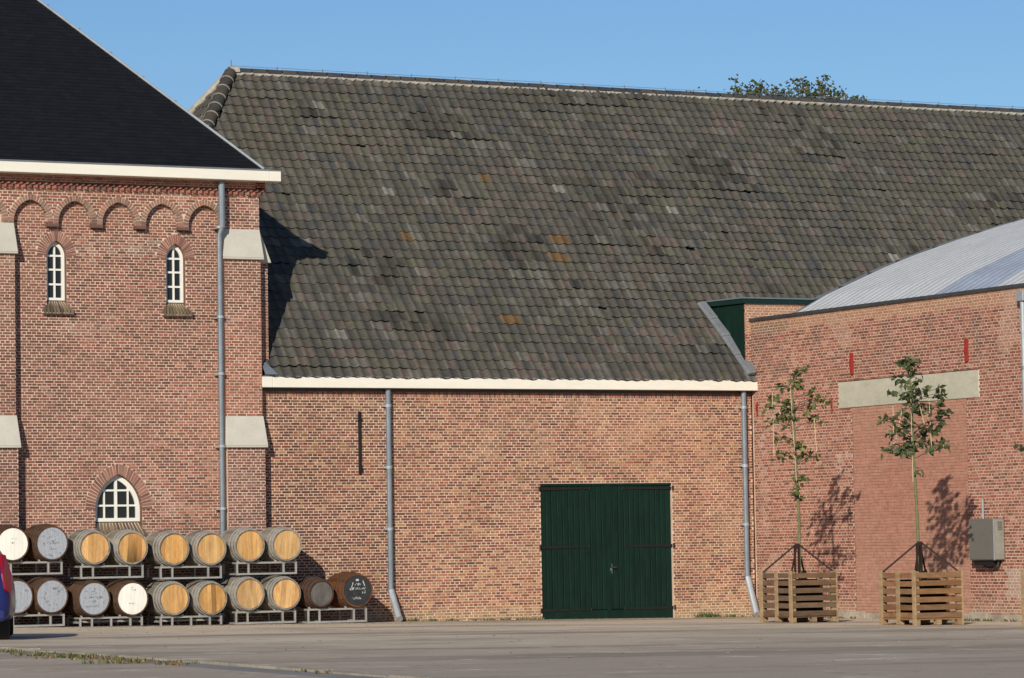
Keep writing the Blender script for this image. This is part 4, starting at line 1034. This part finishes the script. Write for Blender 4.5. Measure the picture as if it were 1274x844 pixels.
# ================================================================== planter crates and young trees
def crate(x, y, label, tint, rnd):
    t = thing("planter_crate", label, "crate", (x, y, gz(x)), R(rnd.uniform(-1, 1)), "pallet crates holding young trees"); OFF.pop(t.name)
    wx, wy, H_ = .50, .575, .965
    def board(nm, x0, x1, y0, y1, z0, z1, c=None):
        c = c or mulc(mixc(tint, (.13, .095, .065), rnd.random()*.55), rnd.uniform(.8, 1.2)); q = MB(); q.box(x0, x1, y0, y1, z0, z1, c); o = q.build(nm, M['wood'], t, world=False); return o
    pale = (.34, .23, .125)
    ns = 6; z0 = .135; st = (H_-z0)/ns
    for s in (-1, 1):                      # long faces: slats outside the posts
        for i in range(ns):
            d = rnd.uniform(-.008, .008); ys_ = s*(wy-.011)
            board("slat", -wx+.03, wx-.03, ys_-.011, ys_+.011, z0+i*st+d, z0+i*st+.092+d)
        for xx in (-wx+.07, wx-.07): board("inner_post", xx-.045, xx+.045, s*(wy-.045)-.022, s*(wy-.045)+.022, .10, H_-.02, mulc(pale, rnd.uniform(.7, 1.)))
    for s in (-1, 1):                      # side faces: posts outside the slats
        for i in range(ns):
            d = rnd.uniform(-.008, .008); xs_ = s*(wx-.038)
            board("slat", xs_-.011, xs_+.011, -wy+.03, wy-.03, z0+i*st+d, z0+i*st+.092+d)
        for yy_ in (-wy+.035, -.02, wy-.035): board("post", s*(wx-.012)-.014, s*(wx-.012)+.014, yy_-.045, yy_+.045, .0 if yy_ != -.02 else .03, H_, mulc(pale, rnd.uniform(.85, 1.1)))
    for xx in (-.44, 0, .44):              # pallet blocks and runners
        for yy_ in (-.52, 0, .52): board("pallet_block", xx-.05, xx+.05, yy_-.05, yy_+.05, .018, .10, mulc(pale, rnd.uniform(.7, 1)))
        board("runner", xx-.05, xx+.05, -wy+.005, wy-.005, .0, .018)
    board("deck", -wx+.01, wx-.01, -wy+.02, wy-.02, .10, .13)
    q = MB(); q.tube([(0, 0, .14), (0, 0, .3), (0, 0, .62), (0, 0, .80)], [.40, .44, .44, .36], 14); q.build("root_ball", M['soil'], t, world=False, smooth=True)
    for sx, sy in ((-1, -1), (1, -1), (1, 1), (-1, 1)):
        q = MB(); q.bar((sx*.02, sy*.02, 1.45), (sx*(wx-.05), sy*(wy-.05), H_-.03), .028, .028); q.build("brace", M['strut'], t, world=False)
    q = MB(); q.bar((0, -.045, .75), (0, -.045, 1.47), .05, .02); q.bar((-.045, .02, .75), (-.045, .02, 1.44), .05, .02); q.build("stake", M['strut'], t, world=False)
    q = MB(); q.tube([(0, 0, 1.40), (0, 0, 1.47)], .05, 8); q.build("brace_collar", M['strut'], t, world=False)
    return t
rc = random.Random(91)
TREES = [((2.4, -6.88), ), ((2.4, -10.85), ), ((2.4, -14.42), )]
crate(2.4, -6.88, "weathered pallet crate near the warehouse corner holding the sparser young tree", (.125, .072, .040), rc)
crate(2.38, -11.0, "newer orange brown pallet crate holding the leafier young tree beside grey cabinet", (.22, .112, .048), rc)
crate(2.6, -15.0, "grey pallet crate standing in front of the hall downpipe", (.14, .12, .10), rc)

def leaf(q, p, size, rnd, cols):
    d = Vector((rnd.gauss(0, 1), rnd.gauss(0, 1), rnd.gauss(0, .7)-.35)).normalized(); s = d.cross(Vector((rnd.gauss(0, 1), rnd.gauss(0, 1), rnd.gauss(0, 1)))).normalized(); n_ = d.cross(s)
    L = size*rnd.uniform(.7, 1.25); W_ = L*.36; c = mulc(rnd.choice(cols), rnd.uniform(.75, 1.25))
    vs = [p, p+d*L*.45+s*W_+n_*L*.05, p+d*L+n_*-.06*L, p+d*L*.45-s*W_+n_*L*.05, p+d*L*.5-n_*L*.06]
    q.add(vs, [(0, 1, 4), (1, 2, 4), (2, 3, 4), (3, 0, 4)], c)
GREEN = [(.085, .105, .026), (.11, .13, .036), (.062, .076, .022), (.16, .17, .05), (.09, .10, .032)]
GREEN2 = [(.070, .092, .034), (.092, .115, .046), (.052, .068, .030), (.13, .145, .06), (.07, .085, .038)]
def young_tree(x, y, trunk_px, leaves_px, label, canes_px, size, per, rnd, cols, shift=(0, 0)):
    t = thing("young_tree", label, "tree", (x, y, gz(x)+.80), 0., "young trees in pallet crates")
    fdir = Vector((f0.x, f0.y, 0)); cp = Vector((x, y, 0))
    def w3(px, py, dep=0.):              # point at the tree's own distance, dep metres behind its stem
        v = pray(px+shift[0], py+shift[1]); tt = ((cp-cam_pos).dot(fdir)+dep)/v.dot(fdir); return cam_pos+v*tt
    tr = [Vector((x, y, gz(x)+.55))]+[w3(*p) for p in trunk_px]; n = len(tr)
    q = MB(); q.tube(tr, [.034*(1-.72*i/(n-1)) for i in range(n)], 8); q.build("trunk", M['bark'], t, smooth=True)
    cr = MB(); br = MB()
    for (px, py) in leaves_px:
        # a twig from the stem, then leaves round its end
        dep = rnd.uniform(-.28, .28) if abs(px-trunk_px[-1][0]) > 8 else rnd.uniform(-.1, .1)
        e = w3(px, py, dep); hgt = e.z-.16*abs((e-tr[-1]).length > .3)
        s = min(tr[1:], key=lambda p: abs(p.z-hgt)+.0)
        i = tr.index(s); j = min(i+1, n-1); k = clamp((hgt-s.z)/max(.01, tr[j].z-s.z)) if j > i else 0; s = s.lerp(tr[j], k)
        md_ = s.lerp(e, .5)+Vector((0, 0, .03)); br.tube([s, md_, e], [.008, .006, .004], 5)
        for _ in range(per):
            leaf(cr, e+Vector((rnd.gauss(0, .036), rnd.gauss(0, .036), rnd.gauss(0, .032))), size, rnd, cols)
        for _ in range(max(1, per//6)):
            leaf(cr, s.lerp(e, rnd.uniform(.35, 1))+Vector((rnd.gauss(0, .02), rnd.gauss(0, .02), 0)), size, rnd, cols)
    br.build("twigs", M['bark_dark'], t)["kind"] = "stuff"; c = cr.build("crown", M['leaf'], t); c["kind"] = "stuff"
    for a, b_ in canes_px:
        q = MB(); q.tube([w3(*a, -.05), w3(*b_, -.05)], .0055, 6); q.build("cane", M['cane'], t)
    return t
rt_ = random.Random(61)
z1 = lambda L: [(900+a/3.377, 420+b_/3.377) for a, b_ in L]
z2 = lambda L: [(1080+a/4.443, 430+b_/4.443) for a, b_ in L]
L1 = z1([(340, 130), (318, 145), (300, 165), (310, 185), (312, 205), (295, 200), (240, 205), (232, 210), (215, 262), (240, 268), (182, 290), (200, 285), (275, 270), (270, 285), (280, 300), (275, 315), (290, 290), (365, 230), (385, 255), (410, 258), (432, 263), (368, 285), (372, 305), (378, 330), (390, 348), (222, 335), (195, 355), (205, 345), (258, 330), (240, 338), (300, 330), (285, 335), (232, 412), (262, 422), (315, 445), (303, 455), (322, 460), (310, 470), (235, 485), (224, 505), (272, 490), (312, 492), (350, 490), (372, 492), (396, 495), (312, 600), (304, 618), (318, 628), (308, 650), (336, 590), (312, 662)])
L2 = z2([(200, 75), (230, 72), (252, 88), (225, 110), (200, 105), (262, 110), (250, 130), (240, 160), (262, 160), (150, 170), (175, 178), (205, 205), (240, 205), (270, 230), (300, 245), (315, 250), (250, 250), (270, 280), (235, 270), (215, 290), (255, 300), (130, 255), (165, 265), (195, 255), (290, 190), (385, 240), (405, 262), (415, 285), (410, 322), (425, 360), (450, 400), (400, 370), (440, 365), (95, 400), (118, 418), (85, 415), (110, 395), (170, 380), (200, 355), (212, 378), (240, 335), (270, 348), (300, 350), (320, 362), (350, 365), (120, 485), (150, 490), (190, 460), (240, 440), (225, 425), (300, 450), (325, 445), (355, 455), (380, 430), (402, 412), (375, 465), (340, 440), (285, 490), (310, 490), (298, 508), (210, 500), (230, 525), (240, 545), (252, 572), (88, 568), (120, 575), (140, 592), (160, 570), (185, 555), (205, 575), (225, 565), (170, 580), (290, 545), (325, 555), (345, 560), (385, 550), (412, 540), (425, 565), (402, 572), (290, 690)])
young_tree(2.4, -6.88, [(995, 715), (994, 640), (991, 590), (989, 550), (987, 510), (985, 485), (990, 468), (999, 459)], L1, "sparse young tree with few leaf tufts, in crate near the warehouse corner",
           [((961, 488), (963, 568)), ((1013, 520), (1016, 562)), ((983, 478), (991, 600))], .12, 6, rt_, GREEN)
young_tree(2.38, -11.0, [(1144, 715), (1141, 640), (1138, 590), (1136, 550), (1134, 500), (1132, 470), (1131, 447)], L2, "leafier young tree with tied laths, standing before the concrete lintel",
           [((1111, 505), (1112, 553)), ((1156, 500), (1159, 558)), ((1122, 512), (1114, 550)), ((1143, 500), (1150, 528)), ((1133, 490), (1136, 600))], .135, 5, rt_, GREEN2)
young_tree(2.6, -15.0, [(1144, 715), (1141, 640), (1138, 590), (1136, 550), (1134, 500), (1132, 470), (1131, 447)], [(p[0]+(-14 if p[0] < 1105 and p[1] > 530 else 0), p[1]) for p in L2[::2]], "young tree in the grey crate in front of the hall downpipe",
           [((1133, 490), (1136, 600))], .13, 5, rt_, GREEN2, shift=(183, 0))

# ================================================================== tree behind the ridge
def back_tree():
    rn = random.Random(71); bx, by = 16.0, 14.5
    t = thing("broadleaf_tree", "leafy tree behind the warehouse, only its thin top shows above the ridge", "tree", (bx, by, gz(bx)))
    q = MB(); q.tube([(bx, by, -.2), (bx+.1, by, 4), (bx, by, 8), (bx+.1, by, 11.5)], [.32, .24, .16, .07], 10); q.build("trunk", M['bark_dark'], t, smooth=True)
    cr = MB(); br = MB()
    tops = [(913, 98), (917, 108), (928, 112), (933, 103), (945, 102), (951, 108), (948, 116), (968, 109), (975, 116), (992, 100), (998, 99), (1003, 106), (996, 112), (1010, 102), (1014, 116), (1024, 96), (1027, 104), (1026, 113), (1023, 120), (1040, 113), (1046, 114), (1052, 122), (1070, 124), (1074, 122), (862, 112), (960, 118), (985, 115), (938, 116), (922, 116), (956, 114), (966, 118), (980, 120), (1006, 114), (1034, 118), (1058, 123), (1064, 126), (905, 116), (1018, 108), (962, 112), (972, 114), (984, 110), (1033, 112), (1044, 118), (1060, 120), (940, 109), (988, 118)]
    for (px, py) in tops:
        e = onY(px, py, by+rn.uniform(-1.2, 1.2)); s = Vector((bx+(e.x-bx)*.35, by, e.z-3.2)); br.tube([s, s.lerp(e, .55)+Vector((0, 0, -.2)), e], [.03, .018, .006], 5)
        k = 30 if 985 < px < 1030 or 925 < px < 952 else 24
        for _ in range(k): leaf(cr, e+Vector((rn.gauss(0, .11), rn.gauss(0, .14), -abs(rn.gauss(0, .26))+.05)), .12, rn, [(.085, .095, .03), (.06, .08, .026), (.11, .10, .03), (.13, .09, .03)])
    for _ in range(2600):
        a = rn.uniform(0, 6.28); rr_ = 2.6*math.sqrt(rn.random()); leaf(cr, Vector((bx-.2+rr_*math.cos(a), by+rr_*math.sin(a), rn.uniform(9, 12.3))), .2, rn, GREEN)
    br.build("branches", M['bark_dark'], t)["kind"] = "stuff"; c = cr.build("crown", M['leaf'], t); c["kind"] = "stuff"
back_tree()

# ================================================================== car at the left edge
def car():
    rear = Vector((-14.86, -11.95)); hd_ = R(-20)   # forward = +Y turned
    t = thing("parked_car", "dark blue hatchback with red tail lamp, parked before the white-headed cask", "car", (rear.x-.72, rear.y, gz(-15.5)), hd_); OFF.pop(t.name)
    # body: cross-sections along local +Y (rear at y = 0)
    secs = [(-.03, .60, .30, .62, .70), (.02, .76, .24, .92, 1.02), (.12, .82, .22, 1.02, 1.30), (.45, .845, .20, 1.0, 1.44), (1.2, .85, .19, .97, 1.48), (2.1, .85, .19, .95, 1.46), (2.75, .84, .19, .93, 1.15), (3.1, .83, .19, .92, .98), (3.75, .77, .22, .82, .86), (3.92, .60, .28, .66, .70)]
    q = MB(); ring = []
    for (y, w_, z0, zb_, zt) in secs:
        top = min(w_*.72, w_-.10); r_ = [(w_*.86, z0), (w_, z0+.14), (w_+.005, (z0+zb_)/2), (w_-.01, zb_), (top, zt-.03), (top*.75, zt)]
        ring.append([(x, y, z) for x, z in r_]+[(-x, y, z) for x, z in reversed(r_)])
    k = len(ring[0]); vs = [p for r_ in ring for p in r_]; fs = []
    for i in range(len(ring)-1):
        for j in range(k): j2 = (j+1) % k; fs.append((i*k+j, i*k+j2, (i+1)*k+j2, (i+1)*k+j))
    fs.append(tuple(range(k-1, -1, -1))); fs.append(tuple((len(ring)-1)*k+j for j in range(k))); q.add(vs, fs)
    b = q.build("body", M['car_blue'], t, world=False, smooth=True); s = b.modifiers.new("sub", 'SUBSURF'); s.levels = s.render_levels = 2
    for s_ in (-1, 1):
        q = MB(); pts = [(.80, .05, .70), (.835, .16, .74), (.825, .28, .98), (.74, .30, 1.28), (.66, .20, 1.30), (.70, .02, 1.0), (.74, -.02, .76)]
        vs = [(s_*x*1.012, y-.015, z) for x, y, z in pts]+[(s_*x*.9, y+.12, z) for x, y, z in pts]; kk = len(pts)
        q.add(vs, [tuple(range(kk)) if s_ < 0 else tuple(range(kk-1, -1, -1))]+[(i, (i+1) % kk, (i+1) % kk+kk, i+kk) if s_ > 0 else (i+kk, (i+1) % kk+kk, (i+1) % kk, i) for i in range(kk)]); bevel(q.build("tail_lamp", M['car_red'], t, world=False), .015)
        for y in (.72, 3.15):
            q = MB(); q.lathe_y([(.17, -.09), (.28, -.10), (.305, -.07), (.305, .07), (.28, .10), (.17, .09)], 24); q.v = [(s_*.69+yy_, y+xx, zz+.30) for xx, yy_, zz in q.v]
            wh = q.build("wheel", M['rubber'], t, world=False); q = MB(); q.lathe_y([(.03, -.075), (.175, -.06), (.175, .06), (.03, .075)], 18); q.v = [(s_*.69+yy_, y+xx, zz+.30) for xx, yy_, zz in q.v]; q.build("rim", M['zinc_light'], wh, world=False)
    q = MB(); q.hexa([(-.52, .055, 1.02), (.52, .055, 1.02), (.52, .12, 1.02), (-.52, .12, 1.02), (-.46, .17, 1.32), (.46, .17, 1.32), (.46, .26, 1.32), (-.46, .26, 1.32)]); q.build("rear_window", M['glass'], t, world=False)
    q = MB(); q.box(-.74, .74, -.075, .05, .30, .46); bevel(q.build("bumper", M['car_blue'], t, world=False), .03)
car()

# ================================================================== weeds
def weeds(name, label, spots, rnd):
    q = MB()
    for (x, y, r_, n_, hgt, cols) in spots:
        for _ in range(n_):
            a = rnd.uniform(0, 6.28); rr_ = r_*math.sqrt(rnd.random()); p = Vector((x+rr_*math.cos(a), y+rr_*math.sin(a), gz(x)))
            tip = p+Vector((rnd.gauss(0, .4)*hgt, rnd.gauss(0, .4)*hgt, hgt*rnd.uniform(.4, 1.1))); s = Vector((rnd.uniform(-1, 1), rnd.uniform(-1, 1), 0)).normalized()*.012
            q.add([p-s, p+s, (p+tip)/2+s*.9, (p+tip)/2-s*.9, tip], [(0, 1, 2, 3), (3, 2, 4)], mulc(rnd.choice(cols), rnd.uniform(.7, 1.3)))
    o = q.build(name, M['weed']); o["kind"] = "stuff"; o["label"] = label; o["category"] = "weeds"
G = [(.06, .09, .025), (.09, .11, .035), (.12, .12, .05)]; DRY = [(.20, .16, .08), (.16, .09, .05), (.18, .14, .07)]
rw = random.Random(88); sp = []
for i in range(60):
    y = -26.5+rw.random()*10.5; mixd = rw.random()
    sp.append((kx(y)-.25-abs(rw.gauss(0, .35)), y,   .16, 20, .05, G if mixd < .38 else DRY))
for i in range(6):
    y = -38+rw.random()*10; sp.append((kx(y)-.15, y, .1, 14, .05, G+DRY))
weeds("verge_weeds", "strip of grass and reddish weeds along the concrete edging", sp, rw)
sp = []
for i in range(46):
    x = rw.uniform(-2.5, 5.5)
    if DX0-.1 < x < DX1+.1: continue
    sp.append((x, -.05-rw.random()*.12, .07, 16, .06, G+DRY))
sp += [(4.35, -.16, .16, 60, .13, G), (4.5, -.2, .12, 40, .1, G), (4.2, -.12, .1, 30, .1, G), (4.9, -.15, .1, 25, .07, G), (-2.35, -.12, .12, 30, .08, G), (-1.9, -.1, .1, 20, .06, G)]
for i in range(40): sp.append((XR-.12-rw.random()*.15, -rw.uniform(.3, 15), .07, 14, .06, G+DRY))
weeds("wall_foot_weeds", "small weeds growing along the foot of the brick walls", sp, rw)

def litter():
    rn = random.Random(97); q = MB()
    def stone(x, y, r_, c):
        z = gz(x)+.002; vs = []
        for j in range(5):
            a = 2*math.pi*j/5+rn.random(); vs.append((x+r_*math.cos(a)*rn.uniform(.7, 1.2), y+r_*math.sin(a)*rn.uniform(.7, 1.2), z))
        vs.append((x, y, z+r_*rn.uniform(.2, .4))); q.add(vs, [(j, (j+1) % 5, 5) for j in range(5)], c)
    cols = [(.36, .31, .24), (.28, .23, .17), (.20, .15, .09), (.32, .27, .21), (.16, .12, .07), (.22, .14, .07)]
    for _ in range(900):
        x = rn.uniform(-11, 5.5); stone(x, -.08-abs(rn.gauss(0, .35))-(1.6 if x < -3.2 else 0), rn.uniform(.010, .026), mulc(rn.choice(cols), rn.uniform(.7, 1.2)))
    for _ in range(500): stone(XR-.06-abs(rn.gauss(0, .3)), -rn.uniform(.2, 15), rn.uniform(.010, .026), mulc(rn.choice(cols), rn.uniform(.7, 1.2)))
    for _ in range(260):
        x = rn.uniform(-16, 4); y = rn.uniform(-30, -1.5); stone(x, y, rn.uniform(.012, .03), mulc(rn.choice(cols), rn.uniform(.7, 1.2)))
    o = q.build("grit", M['weed']); o["kind"] = "stuff"; o["label"] = "loose grit and fallen leaves scattered over the yard"; o["category"] = "grit"
litter()
